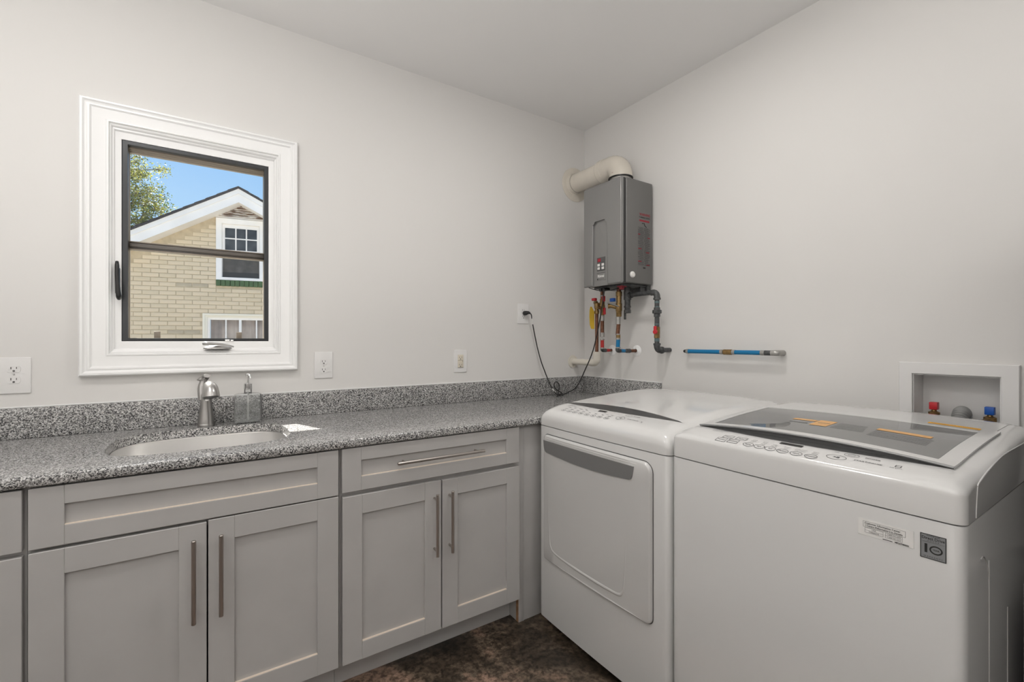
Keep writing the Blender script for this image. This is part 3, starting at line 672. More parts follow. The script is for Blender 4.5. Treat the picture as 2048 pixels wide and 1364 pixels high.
bm = nb(); cyl(bm, (hxp, hyp, 1.206), (hxp, hyp, 1.2545), .0112); obj('red_section', bm, M['pexred'], t, label='bright red plastic section'); bm = nb(); cyl(bm, (-.058, hyp, 1.190), (-.030, hyp, 1.190), .0095); obj('red_section', bm, M['pexred'], t, label='bright red plastic section')
bm = nb(); tube(bm, [(hxp, hyp, 1.203)] + bend((hxp, hyp, 1.190), (0, 0, -1), (1, 0, 0), .008, 5) + [(hxp+.03, hyp, 1.190)], .0115, n=16); obj('elbow', bm, M['iron'], t); bm = nb(); cyl(bm, (-.030, hyp, 1.190), (-.010, hyp, 1.190), .0085); obj('stub', bm, M['copper'], t)
flange(t, (0, hyp, 1.190), (-1, 0, 0), .033, .010)

t = thing('cold_water_pipe', 'copper cold water pipe ending in a blue section below the heater', 'pipe', (-.14, -.43, 1.2))
cxp, cyp = -.140, -.432
bm = nb(); cyl(bm, (cxp, cyp, 1.282), (cxp+.002, cyp-.006, 1.350), .0115); obj('pipe', bm, M['copper'], t)
bm = nb(); cyl(bm, (cxp+.002, cyp-.008, 1.525), (cxp+.002, cyp-.008, 1.5560), .0125); obj('pipe', bm, M['copper'], t)
bm = nb(); lathe(bm, [(.013, 0), (.0155, .004), (.0155, .030), (.018, .036), (.018, .075), (.015, .080), (.015, .118), (.0175, .120), (.0175, .145), (.013, .148)], (cxp+.002, cyp-.008, 1.388), n=24)
tube(bm, [(cxp+.002, cyp-.008, 1.440), (cxp-.02, cyp+.03, 1.452), (cxp-.03, cyp+.045, 1.452)], [.012, .0115, .014], n=16)
vb = obj('valve_body', bm, M['brass'], t)
bm = nb(); box(bm, cxp-.040, cxp-.020, cyp-.006, cyp+.026, 1.475, 1.496, .004); obj('lever', bm, M['blue'], vb, label='dark blue valve lever')
bm = nb(); tube(bm, [(cxp-.028, cyp+.052, 1.470), (cxp-.028, cyp+.02, 1.462), (cxp-.024, cyp-.030, 1.446)], [.003, .004, .004], n=8); obj('lever', bm, M['crimp'], vb, label='thin steel lever')
for z0, z1 in ((1.378, 1.388), (1.345, 1.3775), (1.283, 1.290), (1.256, 1.266), (1.206, 1.213)):
    bm = nb(); cyl(bm, (cxp+.001, cyp-.004, z0), (cxp+.001, cyp-.004, z1), .0138); obj('crimp_ring', bm, M['crimp'], t)
bm = nb(); cyl(bm, (cxp+.001, cyp-.004, 1.264), (cxp+.001, cyp-.004, 1.283), .0125); obj('coupling', bm, M['brass'], t)
bm = nb(); cyl(bm, (cxp, cyp-.002, 1.213), (cxp+.001, cyp-.004, 1.257), .0118); obj('blue_section', bm, M['pexblue'], t, label='bright blue plastic section'); bm = nb(); cyl(bm, (-.118, -.434, 1.191), (-.090, -.439, 1.190), .0105); obj('blue_section', bm, M['pexblue'], t, label='bright blue plastic section')
bm = nb(); tube(bm, [(cxp, cyp, 1.207), (cxp, cyp, 1.195), (cxp+.010, cyp-.001, 1.191), (-.118, -.434, 1.191)], [.0115, .012, .0115, .0112], n=16, smooth=3)
obj('elbow', bm, M['iron'], t); bm = nb()
cyl(bm, (-.078, -.442, 1.190), (-.050, -.446, 1.190), .0125, n=8); cyl(bm, (-.090, -.439, 1.190), (-.078, -.442, 1.190), .010); obj('elbow', bm, M['iron'], t)
bm = nb(); cyl(bm, (-.050, -.446, 1.190), (-.008, -.453, 1.190), .0095); obj('stub', bm, M['copper'], t)
flange(t, (0, -.454, 1.190), (-1, 0, 0), .033, .011)

t = thing('relief_drain_pipe', 'thin copper pipe dropping into a white plastic elbow in the corner', 'pipe', (-.105, -.225, 1.12))
bm = nb(); cyl(bm, (-.105, -.2255, 1.165), (-.105, -.2255, 1.455), .0105); obj('pipe', bm, M['copper'], t)
bm = nb(); lathe(bm, [(.011, 0), (.015, .004), (.015, .020), (.0125, .024), (.0125, .034), (.016, .037), (.016, .066), (.012, .070)], (-.105, -.2255, 1.415), n=20)
tube(bm, [(-.105, -.2255, 1.478), (-.100, -.215, 1.488), (-.095, -.200, 1.488)], .012, n=14); obj('relief_valve', bm, M['brass'], t)
bm = nb(); tube(bm, [(-.105, -.2255, 1.181), (-.105, -.2255, 1.165)], .0255, n=28); tube(bm, [(-.105, -.2255, 1.166)] + bend((-.105, -.2255, 1.112), (0, 0, -1), (0, 1, 0), .030) + [(-.105, -.170, 1.112)], .0235, n=28)
tube(bm, [(-.105, -.171, 1.112), (-.105, -.009, 1.112)], .0198, n=28); obj('white_elbow', bm, M['pvc'], t, label='white plastic elbow and horizontal pipe')
bm = nb(); lathe(bm, [(.020, .010), (.023, .010), (.026, .006), (.040, .004), (.042, .001)], (-.105, 0, 1.112), (0, -1, 0), 32, cap=False); obj('wall_flange', bm, M['pvc'], t)
bm = nb(); pl = [(-.2050, 1.462), (-.1960, 1.462), (-.1915, 1.44), (-.1900, 1.40), (-.1925, 1.352), (-.200, 1.325), (-.2150, 1.322), (-.2200, 1.325), (-.2200, 1.43)]
prism(bm, [(b, c) for b, c in pl], lambda u, v, d: (-.127+.833*(-.205-u)*1.05+.55*d, -.2045-.553*(-.205-u)*1.05+.83*d, v), 0, .0012)
tag(obj('warning_tag', bm, M['yeltag']), 'yellow tag hanging from the copper drain pipe', 'tag')

# gas pipe
gx, gy = -.108, -.686
t = thing('gas_pipe', 'dark iron gas pipe from heater, down to an elbow into wall', 'pipe', (gx, gy, 1.2))
bm = nb()
tube(bm, [(gx, -.500, 1.5110), (gx, -.655, 1.5110)], .0125, n=20)
tube(bm, [(gx, -.648, 1.511), (gx, -.652, 1.511)] + bend((gx, gy, 1.511), (0, -1, 0), (0, 0, -1), .024, 7) + [(gx, gy, 1.478)], [.0165]*11, n=20)
cyl(bm, (gx, gy, 1.470), (gx, gy, 1.480), .0195, n=20)
cyl(bm, (gx, gy, 1.325), (gx, gy, 1.475), .0125, n=20)
obj('pipe', bm, M['iron'], t)
bm = nb()
cyl(bm, (gx, gy, 1.415), (gx, gy, 1.428), .0165, n=20); cyl(bm, (gx, gy, 1.396), (gx, gy, 1.415), .0245, n=8, bev=.002); cyl(bm, (gx, gy, 1.378), (gx, gy, 1.396), .0165, n=20)
obj('union', bm, M['iron'], t)
for a, b in ((1.452, 1.462), (1.429, 1.434), (1.336, 1.342), (1.246, 1.262)):
    bm = nb(); cyl(bm, (gx, gy, a), (gx, gy, b), .0131, n=20); obj('pipe_dope', bm, M['teal'], t, label='bluish sealant smear on the threads')
bm = nb(); cyl(bm, (gx, gy, 1.263), (gx, gy, 1.325), .0155, n=8, bev=.002); vb = obj('gas_valve', bm, M['brass'], t)
bm = nb(); cyl(bm, (gx-.014, gy-.004, 1.296), (gx-.030, gy-.006, 1.296), .008, n=14); box(bm, gx-.034, gx-.026, gy-.020, gy-.003, 1.288, 1.328, .003); cyl(bm, (gx-.026, gy-.014, 1.296), (gx-.038, gy-.014, 1.296), .011, n=16); obj('lever', bm, M['red'], vb, label='red valve handle')
bm = nb(); cyl(bm, (gx, gy, 1.232), (gx, gy, 1.264), .0125, n=20); cyl(bm, (gx, gy, 1.225), (gx, gy, 1.236), .0190, n=20)
tube(bm, [(gx, gy, 1.230)] + bend((gx, gy, 1.1985), (0, 0, -1), (1, 0, 0), .024, 7) + [(gx+.040, gy, 1.1985)], .0165, n=20); cyl(bm, (gx+.034, gy, 1.1985), (gx+.044, gy, 1.1985), .0190, n=20)
cyl(bm, (gx+.040, gy, 1.1985), (-.0005, gy, 1.1985), .0125, n=20); obj('elbow', bm, M['iron'], t)
bm = nb(); cyl(bm, (gx, -.478, 1.425), (gx, -.478, 1.556), .0165, n=20); cyl(bm, (gx, -.478, 1.485), (gx, -.478, 1.535), .021, n=20); cyl(bm, (gx, -.478, 1.50+.011), (gx, -.510, 1.511), .018, n=20)
cyl(bm, (gx, -.478, 1.408), (gx, -.478, 1.428), .020, n=8, bev=.002); cyl(bm, (gx, -.478, 1.440), (gx, -.478, 1.450), .0195, n=20); box(bm, gx-.008, gx+.002, -.468, -.456, 1.372, 1.412, .003)
obj('tee', bm, M['iron'], t)
bm = nb(); cyl(bm, (-.19, -.500, 1.548), (-.17, -.500, 1.550), .011, n=14); box(bm, -.20, -.165, -.525, -.485, 1.5515, 1.559, .001); obj('red_sticker', bm, M['redink'], t, label='small red sticker under the heater')

# blue pipe on the wall
bx, bz = -.050, 1.195
t = thing('supply_pipe', 'bright blue horizontal water pipe on the right wall', 'pipe', (bx, -1.05, bz))
for a, b in ((-.838, -1.016), (-1.088, -1.210)):
    bm = nb(); cyl(bm, (bx, a, bz), (bx, b, bz), .0105); obj('pipe', bm, M['pexblue'], t)
bm = nb(); cyl(bm, (bx, -1.032, bz), (bx, -1.075, bz), .0135, n=10, bev=.002); obj('coupling', bm, M['brass'], t)
for a, b in ((-.828, -.840), (-1.016, -1.031), (-1.076, -1.090), (-1.210, -1.228)):
    bm = nb(); cyl(bm, (bx, a, bz), (bx, b, bz), .0118); obj('crimp_ring', bm, M['crimp'], t)
bm = nb(); tube(bm, [(-.0005, -.812, bz), (bx+.014, -.812, bz)] + bend((bx, -.812, bz), (-1, 0, 0), (0, -1, 0), .010, 5) + [(bx, -.829, bz)], .0085, n=16); obj('elbow', bm, M['black'], t)
bm = nb(); cyl(bm, (bx, -1.228, bz), (bx, -1.256, bz), .0118, n=10); obj('adapter', bm, M['iron'], t)
bm = nb(); tube(bm, [(bx, -1.256, bz)] + bend((bx, -1.282, bz), (0, -1, 0), (1, 0, 0), .012, 5) + [(-.0005, -1.282, bz)], .0125, n=18); obj('elbow', bm, M['crimp'], t, label='dull steel elbow into the wall')

# ------------------------------------------------------------------ washer outlet box in the right wall
t = thing('washer_outlet_box', 'recessed white plastic washer box in the right wall', 'outlet box', (0, -1.84, .93))
bm = nb(); ringsweep(bm, (-1.9913, -1.6901, .895, 1.1725), NB, [(0, -.0005), (0, -.006), (.06, -.010), (.94, -.010), (1, -.008), (1, -.0005)], fYZ); obj('face_plate', bm, M['plate'], t, ang=20)
bm = nb(); y0, y1, z0, z1 = NB[0]+.001, NB[1]-.001, NB[2]+.001, NB[3]-.001
box(bm, -.004, .098, y0, y0+.002, z0, z1); box(bm, -.004, .098, y1-.002, y1, z0, z1); box(bm, -.004, .098, y0+.002, y1-.002, z0, z0+.002); box(bm, -.004, .098, y0+.002, y1-.002, z1-.002, z1); box(bm, .096, .0985, y0, y1, z0, z1)
obj('recess_liner', bm, M['plate'], t)
for yy, zt, mm, nm in ((-1.7765, 1.030, 'red', 'red square valve knob'), (-1.9165, 1.0295, 'blue', 'blue square valve knob')):
    x = .040
    bm = nb(); lathe(bm, [(.009, 0), (.013, .004), (.013, .040), (.016, .044), (.016, .056), (.008, .060), (.005, .070)], (x, yy, .9385), n=20)
    cyl(bm, (x, yy, .985), (x-.030, yy+.006, .970), .0145, n=20); cyl(bm, (x-.020, yy+.004, .9755), (x-.032, yy+.006, .969), .0175, n=8)
    vb = obj('valve', bm, M['brass'], t)
    bm = nb(); box(bm, x-.012, x+.012, yy-.0115, yy+.0115, zt-.026, zt, .002); obj('knob', bm, M[mm], vb, label=nm)
# hoses going behind the washer
def hose(label, pts, r, mat, ribs=False):
    bm = nb()
    if ribs:
        P_ = spline(pts, 30); loops = []; pr = []
        L_a = 0.0
        for i, p in enumerate(P_):
            if i: L_a += (p-P_[i-1]).length
            pr.append(r + .0026*math.sin(2*PI*L_a/.0095))
        tube(bm, P_, pr, n=24)
    else: tube(bm, pts, r, n=14, smooth=8)
    return tag(obj('drain_hose' if ribs else 'supply_hose', bm, mat, ang=80 if not ribs else 30), label, 'hose')
hose('grey ribbed drain hose hooked into the recessed washer box', [(.060, -1.848, .945), (.060, -1.848, .975), (.052, -1.849, .996), (.030, -1.850, 1.002), (.004, -1.851, .985), (-.030, -1.852, .945), (-.062, -1.853, .88), (-.072, -1.853, .78), (-.075, -1.853, .60)], .0205, M['hose'], True)
hose('grey supply hose on the red-capped valve', [(.012, -1.7715, .9725), (-.010, -1.767, .960), (-.045, -1.765, .925), (-.075, -1.765, .84), (-.08, -1.765, .60)], .0085, M['hose'])
hose('grey supply hose on the blue-capped valve', [(.012, -1.9115, .9725), (-.010, -1.907, .960), (-.045, -1.905, .925), (-.075, -1.905, .84), (-.08, -1.905, .60)], .0085, M['hose'])

# ------------------------------------------------------------------ laundry machines
def interp(tab, x, k):
    if x <= tab[0][0]: return tab[0][k]
    for a, b in zip(tab, tab[1:]):
        if x <= b[0]:
            t_ = (x-a[0])/(b[0]-a[0]); return a[k]*(1-t_) + b[k]*t_
    return tab[-1][k]
def smooth_tab(tab, n=46):
    pts = spline([Vector(p) for p in tab], 9); return [tuple(p) for p in pts]
class Machine:
    def __init__(s, y0, y1, tab, rs, crown, bow=.007, zs0=.8835):
        s.y0, s.y1, s.rs, s.crown, s.bow = y0, y1, rs, crown, bow; s.tab = smooth_tab(tab); s.zseam = zs0; s.xb = tab[-1][0]
    def xf(s, y):
        v = (y-s.y0)/(s.y1-s.y0); x = -.891 - s.bow*(1-(2*v-1)**2)
        d = min(y-s.y0, s.y1-y); r = .022
        if d < r: x += r - math.sqrt(max(0, r*r-(r-d)**2))
        return x
    def z(s, x, y):
        """height of the lid surface; x in nominal coordinates (front = -.895)"""
        zt, zs = interp(s.tab, x, 1), interp(s.tab, x, 2)
        v = (y-s.y0)/(s.y1-s.y0); d = min(y-s.y0, s.y1-y)
        q = 1.0 if d >= s.rs else math.sqrt(max(0, 1-(1-d/s.rs)**2))
        return zs + (zt - s.crown*(2*v-1)**2*min(1, (x+.895)/.15) - zs)*q
    def pt(s, x, y, off=0):
        w = min(1, max(0, (x+.895)/(s.xb+.895))); xx = s.xf(y)*(1-w) + s.xb*w
        return Vector((xx, y, s.z(x, y)+off))
    def cap(s, hole=None):
        bm = nb(); ys = []
        n = 9
        for i in range(n): ys.append(s.y0 + s.rs*(1-math.cos(PI/2*i/n)))
        m = 72
        for i in range(m+1): ys.append(s.y0+s.rs + (s.y1-s.y0-2*s.rs)*i/m)
        for i in range(n-1, -1, -1): ys.append(s.y1 - s.rs*(1-math.cos(PI/2*i/n)))
        xs = [p[0] for p in s.tab]
        G = [[bm.verts.new(s.pt(x, y)) for y in ys] for x in xs]
        for i in range(len(xs)-1):
            for j in range(len(ys)-1):
                c = ((xs[i]+xs[i+1])/2, (ys[j]+ys[j+1])/2)
                if hole and hole[0] < c[0] < hole[1] and hole[2] < c[1] < hole[3]: continue
                bm.faces.new((G[i][j], G[i][j+1], G[i+1][j+1], G[i+1][j]))
        # skirts
        def skirt(vs):
            lo = [bm.verts.new((v.co.x, v.co.y, s.zseam)) for v in vs]
            for a, b, c, d in zip(vs, vs[1:], lo, lo[1:]): bm.faces.new((a, b, d, c))
        skirt(G[0]); skirt(G[-1]); skirt([r[0] for r in G]); skirt([r[-1] for r in G])
        bmesh.ops.remove_doubles(bm, verts=bm.verts[:], dist=.0002)
        return bm
    def body(s, z0, z1):
        k = 24; fr = [(s.xf(s.y0+(s.y1-s.y0)*i/k), s.y0+(s.y1-s.y0)*i/k) for i in range(k+1)]
        ex = [(s.xf(s.y0+a), s.y0+a) for a in (.002, .006, .012, .018)]; ex2 = [(s.xf(s.y1-a), s.y1-a) for a in (.018, .012, .006, .002)]
        fr = [fr[0]] + ex + fr[1:-1] + ex2 + [fr[-1]]
        poly = fr + [(s.xb, s.y1), (s.xb, s.y0)]
        bm = nb(); cxm, cym = -.5, (s.y0+s.y1)/2
        def lp_(z, sh): return [(x + (sh if x < -.6 else -sh), y + (sh if y < cym else -sh), z) for x, y in poly]
        rings(bm, [lp_(z0, .004), lp_(z0+.004, 0), lp_(z1-.003, 0), lp_(z1-.0008, .0012), lp_(z1, .004)])
        return bm
tabD = [(-.895, .895, .893), (-.894, .912, .897), (-.888, .930, .903), (-.872, .946, .911), (-.84, .959, .920), (-.79, .9715, .932), (-.70, .983, .940), (-.60, .992, .947), (-.43, 1.004, .955), (-.28, 1.009, .960), (-.17, 1.006, .957), (-.125, .990, .950)]
tabW = [(-.895, .941, .940), (-.893, .950, .9415), (-.886, .958, .943), (-.868, .965, .947), (-.83, .9725, .953), (-.79, .9785, .958), (-.70, .988, .9705), (-.60, .997, .981), (-.47, 1.005, .983), (-.36, 1.010, .983), (-.22, 1.014, .983), (-.165, 1.010, .981), (-.13, .992, .975)]
DR = Machine(-1.362, -.673, tabD, .062, .010, bow=.006, zs0=.8790)
WA = Machine(-2.049, -1.370, tabW, .050, .010, bow=.006, zs0=.8855)

# ---- dryer
t = thing('dryer', 'white front-load dryer beside the counter end, tilted-lid look, no window', 'dryer', (-.5, -1.017, 0))
t['label'] = 'white front-loading dryer standing between the counter and the washer'
bm = DR.body(.036, .8765); bd = obj('cabinet_body', bm, M['enamel'], t, ang=40)
bm = DR.cap(); obj('top', bm, M['plastic'], t, ang=50)
bm = nb(); box(bm, -.87, -.14, -1.350, -.685, .015, .0365); box(bm, -.875, -.15, -1.353, -.682, .872, .882); obj('base_shadow_rail', bm, M['black'], t).name = 'base_shade_rail'  # black fill painting the shade under the body and in the top seam
for x in (-.80, -.20):
    for y in (-1.30, -.735):
        bm = nb(); cyl(bm, (x, y, .0005), (x, y, .016), .018, n=16); obj('foot', bm, M['black'], t)
def lens(Mc, ya, yb, xe, cf, cr_, off, n=30):
    """thin lens-shaped strip lying on the top surface"""
    bm = nb(); A, B = [], []
    for i in range(n+1):
        v = i/n; y = ya+(yb-ya)*v; k = 1-(2*v-1)**2
        A.append(bm.verts.new(Mc.pt(xe+cf*k, y, off))); B.append(bm.verts.new(Mc.pt(xe+cr_*k+.0005, y, off)))
    for i in range(n): bm.faces.new((A[i], A[i+1], B[i+1], B[i]))
    r = bmesh.ops.solidify(bm, geom=bm.faces[:], thickness=-.0006)
    return bm
bm = lens(DR, -1.322, -.694, -.766, -.028, .040, .0012); obj('silver_band', bm, M['silver'], t, label='curved grey metallic band across the top')
# door: raised slab, pocket, ridge
xfd = lambda y: DR.xf(y)
def onD(u, v, d):      # u to the reader's right from the left machine edge, follows the bowed front
    y = -u; return (xfd(y)-d, y, v)
def door_outline():
    pts = []
    L, Rr, zt, zb = .7225, 1.3000, .843, .306
    def arc(cx, cz, r, a0, a1, k=6): return [(cx+r*math.cos(a0+(a1-a0)*i/k), cz+r*math.sin(a0+(a1-a0)*i/k)) for i in range(k+1)]
    pts += arc(Rr-.035, zt-.035, .035, 0, PI/2)
    pts += [(Rr-.035-(Rr-L-.055)*i/12, zt) for i in range(1, 12)]
    pts += arc(L+.018, zt-.018, .018, PI/2, PI)
    pts += [(L, zb+.010)]
    pts += [(L+.006+(Rr-L-.030)*i/12, zb-.004*math.sin(PI*i/12)) for i in range(0, 12)]
    pts += arc(Rr-.022, zb+.022, .022, -PI/2, 0)
    return pts
def inset(pts, d):
    n = len(pts); out = []; A_ = sum(pts[i][0]*pts[(i+1) % n][1]-pts[(i+1) % n][0]*pts[i][1] for i in range(n)); sg = 1 if A_ > 0 else -1
    for i in range(n):
        a, b, c = pts[i-1], pts[i], pts[(i+1) % n]; dx, dy = c[0]-a[0], c[1]-a[1]; l = math.hypot(dx, dy) or 1
        out.append((b[0]-sg*dy/l*d, b[1]+sg*dx/l*d))
    return out
bm = nb(); pts = door_outline()
DEP = .014
lo = [[onD(u, v, -.001) for u, v in pts], [onD(u, v, DEP*.45) for u, v in pts], [onD(u, v, DEP*.8) for u, v in inset(pts, .0025)], [onD(u, v, DEP) for u, v in inset(pts, .007)]]
vl = rings(bm, lo, cap=False)
fcs = bm.faces.new(vl[-1])
# subdivide the door face over a grid so that it follows the bow
bmesh.ops.triangulate(bm, faces=[fcs])
for v_ in (.38, .55, .70, .78):
    bmesh.ops.bisect_plane(bm, geom=bm.verts[:]+bm.edges[:]+bm.faces[:], plane_co=(0, 0, v_), plane_no=(0, 0, 1))
for y_ in (-.8, -.9, -1.0, -1.1, -1.2):
    bmesh.ops.bisect_plane(bm, geom=bm.verts[:]+bm.edges[:]+bm.faces[:], plane_co=(0, y_, 0), plane_no=(0, 1, 0))
for v_ in bm.verts:
    if v_.co.x < xfd(v_.co.y)-.0125 or (-.73 > v_.co.y > -1.29 and .32 < v_.co.z < .83): v_.co.x = xfd(v_.co.y)-DEP
dd = obj('door', bm, M['enamel'], t, ang=35)
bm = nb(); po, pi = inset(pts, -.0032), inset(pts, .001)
rings(bm, [[onD(u, v, .0008) for u, v in po], [onD(u, v, .0008) for u, v in pi]], cap=False); obj('door_gap_shade', bm, M['dgrey'], t, smooth=False)  # flat dark ring painting the shadow line around the door
bm = nb(); tube(bm, [onD(*p, DEP-.0062) for p in [(.757, .66), (.760, .50), (.766, .42), (.776, .375), (.800, .357), (.86, .350), (.95, .3465), (1.05, .3455), (1.12, .347), (1.160, .350), (1.178, .362), (1.187, .39), (1.193, .47), (1.200, .60), (1.206, .70)]], [.0063, .0068, .0074, .008, .008, .008, .008, .008, .008, .008, .008, .0075, .007, .0067, .0063], n=12, smooth=5, cap=True)
obj('raised_ridge', bm, M['enamel'], dd)
bm = nb(); tube(bm, [onD(*p, DEP-.004) for p in [(.735, .829), (.85, .829), (1.0, .829), (1.15, .829), (1.243, .829)]], .0045, n=10, smooth=4); obj('grip_ledge', bm, M['plastic'], dd)
bm = nb()
hp = [(.7285, .8195), (.7325, .790), (.738, .777), (.748, .7715), (1.214, .7715), (1.222, .775), (1.226, .785), (1.2335, .8195)]
def sub(pts, k=8):
    o = []
    for a, b in zip(pts, pts[1:]+pts[:1]):
        kk = k if abs(a[0]-b[0]) > .2 else 1
        for i in range(kk): o.append((a[0]+(b[0]-a[0])*i/kk, a[1]+(b[1]-a[1])*i/kk))
    return o
hq = sub(hp); hb_ = [(u, v-.012*math.sin(PI*(u-.73)/.5) if v < .775 and 0 < (u-.73)/.5 < 1 else v) for u, v in hq]
rings(bm, [[onD(u, v, DEP+.0001) for u, v in hb_], [onD(u, v, DEP+.004) for u, v in hb_]], cap=True)
obj('handle', bm, M['silver'], dd, label='grey metallic handle strip')

# ---- control print helper: f(u,v) with u to the right in metres from the machine's left, v nominal x
def surf(Mc, off=.0009):
    return lambda u, v: Mc.pt(v, -u, off)
g = surf(DR)
bm = nb(); quad(bm, g, .966, 1.008, -.8165, -.8030, 4); obj('display', bm, M['black'], t, label='small black display window')
bm = nb()
text_mesh(bm, 'SENSOR DRY', .009, g, u=.792, v=-.803)
rs = random.Random(5)
for r_ in range(3):
    for c_ in range(8):
        u = .800+c_*.036; v = -.822-r_*.017
        if u > .930 and v > -.835: continue
        w = rs.choice((.010, .014, .018)); quad(bm, g, u-w/2, u+w/2, v-.0010, v+.0012, 2)
        if r_ == 2: ringflat(bm, g, u, v, .014, .007, .0011, 18)
for u, w in ((1.030, 'Off'), (1.056, 'High')): text_mesh(bm, w, .008, g, u=u, v=-.828)
ringflat(bm, g, 1.105, -.836, .020, .013, .0012); text_mesh(bm, '>II', .011, g, u=1.105, v=-.836, bold=.0004)
ringflat(bm, g, 1.120, -.806, .014, .0085, .001); text_mesh(bm, 'o', .008, g, u=1.120, v=-.806)
text_mesh(bm, 'START/PAUSE', .0085, g, u=1.162, v=-.834); text_mesh(bm, 'POWER', .0085, g, u=1.158, v=-.806)
text_mesh(bm, '%', .014, g, u=1.205, v=-.838)
obj('control_print', bm, M['print'], t, label='grey control symbols and words', smooth=False)
bm = nb(); g2 = surf(DR, .0008); text_mesh(bm, 'LG', .014, g2, u=.960, v=-.640, bold=.0003); obj('logo', bm, M['print'], t, smooth=False)

# ---- washer
t = thing('washer', 'white top-loading washer with a glass lid and two stickers on its front', 'washer', (-.5, -1.71, 0))
bm = WA.body(.030, .8830); bd = obj('cabinet_body', bm, M['enamel'], t, ang=40)
HX0, HX1, HY0, HY1 = -.772, -.415, -1.988, -1.426
bm = WA.cap((HX0, HX1, HY0, HY1)); obj('top', bm, M['plastic'], t, ang=50)
bm = nb(); box(bm, -.87, -.14, -2.035, -1.384, .012, .031); box(bm, -.875, -.15, -2.038, -1.381, .880, .888); obj('base_shade_rail', bm, M['black'], t)  # black fill, shade below the washer body and at its seam
for x in (-.80, -.20):
    for y in (-1.98, -1.43):
        bm = nb(); cyl(bm, (x, y, .0005), (x, y, .013), .018, n=16); obj('foot', bm, M['black'], t)
# tub seen through the lid
bm = nb(); N_ = 48
def rr_loop(x0, x1, y0, y1, z, p=6):
    o = []
    for i in range(N_):
        a = 2*PI*i/N_; c, s_ = math.cos(a), math.sin(a); q = 2/p
        o.append(((x0+x1)/2+(x1-x0)/2*math.copysign(abs(c)**q, c), (y0+y1)/2+(y1-y0)/2*math.copysign(abs(s_)**q, s_), z))
    return o
cxw, cyw = (HX0+HX1)/2-.0, (HY0+HY1)/2
l0 = rr_loop(HX0-.012, HX1+.012, HY0-.014, HY1+.014, 0, 24); l0 = [(x, y, WA.pt(x, y).z-.004) for x, y, _ in l0]
l1 = rr_loop(HX0+.02, HX1-.01, HY0+.03, HY1-.03, .950, 8)
l2 = [(cxw+.165*math.cos(2*PI*i/N_), cyw+.225*math.sin(2*PI*i/N_), .925) for i in range(N_)]
l3 = [(cxw+.16*math.cos(2*PI*i/N_), cyw+.22*math.sin(2*PI*i/N_), .905) for i in range(N_)]
rings(bm, [l0, l1, l2, l3], cap=False); obj('tub_rim', bm, M['plastic'], t, ang=40)
bm = nb(); l4 = [(cxw+.175*math.cos(2*PI*i/N_), cyw+.24*math.sin(2*PI*i/N_), .90) for i in range(N_)]; l5 = [(x, y, .50) for x, y, z in l4]
rings(bm, [l4, l5], cap=False); bm.faces.new([bm.verts.new(p) for p in l5]); obj('drum', bm, M['drum'], t)
# lid
def lid_off(y, x):
    v = (y+2.010)/.606; return .0105*max(0, 1-(2*v-1)**2)*min(1, max(0, (-.45-x)/.34))
def strip(Mc, x0, x1, y0, y1, off, thick, nx=22, ny=72, hole=None, rim=0.0):
    bm = nb(); xs = [x0+(x1-x0)*i/nx for i in range(nx+1)]; ys = [y0+(y1-y0)*i/ny for i in range(ny+1)]
    if hole:
        xs = sorted(set(xs+[hole[0], hole[1]])); ys = sorted(set(ys+[hole[2], hole[3]]))
    G = [[bm.verts.new(Mc.pt(x, y, off+lid_off(y, x))) for y in ys] for x in xs]
    for i in range(len(xs)-1):
        for j in range(len(ys)-1):
            c = ((xs[i]+xs[i+1])/2, (ys[j]+ys[j+1])/2)
            if hole and hole[0] < c[0] < hole[1] and hole[2] < c[1] < hole[3]: continue
            bm.faces.new((G[i][j], G[i][j+1], G[i+1][j+1], G[i+1][j]))
    for v in [v for v in bm.verts if not v.link_faces]: bm.verts.remove(v)
    r = bmesh.ops.extrude_face_region(bm, geom=bm.faces[:])
    bmesh.ops.translate(bm, vec=(0, 0, -thick), verts=[v for v in r['geom'] if isinstance(v, bmesh.types.BMVert)])
    return bm
bm = strip(WA, -.790, -.372, -2.010, -1.404, .0065, .0055, hole=(-.762, -.425, -1.978, -1.436)); ld = obj('lid', bm, M['plastic'], t, ang=50)
bm = strip(WA, -.7605, -.4265, -1.9765, -1.4375, .0056, .0038); obj('lid_glass', bm, M['lidglass'], ld, ang=50, label='grey tinted glass window in the lid')
bm = nb(); tube(bm, [WA.pt(-.7915, y, .0045+lid_off(y, -.79)) for y in [-1.404-.606*i/16 for i in range(17)]], .0028, n=8); obj('lip', bm, M['silver'], ld)
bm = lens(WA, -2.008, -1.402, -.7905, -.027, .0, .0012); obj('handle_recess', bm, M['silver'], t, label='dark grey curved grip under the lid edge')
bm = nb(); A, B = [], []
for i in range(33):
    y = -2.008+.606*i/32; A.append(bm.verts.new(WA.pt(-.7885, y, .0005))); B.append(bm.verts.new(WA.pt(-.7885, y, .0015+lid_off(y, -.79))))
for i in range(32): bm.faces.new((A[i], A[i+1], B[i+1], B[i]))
obj('grip_shade', bm, M['dgrey'], t)  # dark strip painting the lid's shadow into the gap below its lip
# hinge strip, dispenser line
bm = strip(WA, -.360, -.158, -1.998, -1.420, .0016, .003, nx=8); obj('rear_cover', bm, M['plastic'], t, ang=50)
bm = nb(); g = surf(WA, .0048); text_mesh(bm, 'LG', .012, g, u=1.905, v=-.255); quad(bm, g, 1.918, 1.968, -.257, -.254, 4); quad(bm, g, 1.640, 1.672, -.262, -.257, 3); obj('lettering', bm, M['print'], t, smooth=False)
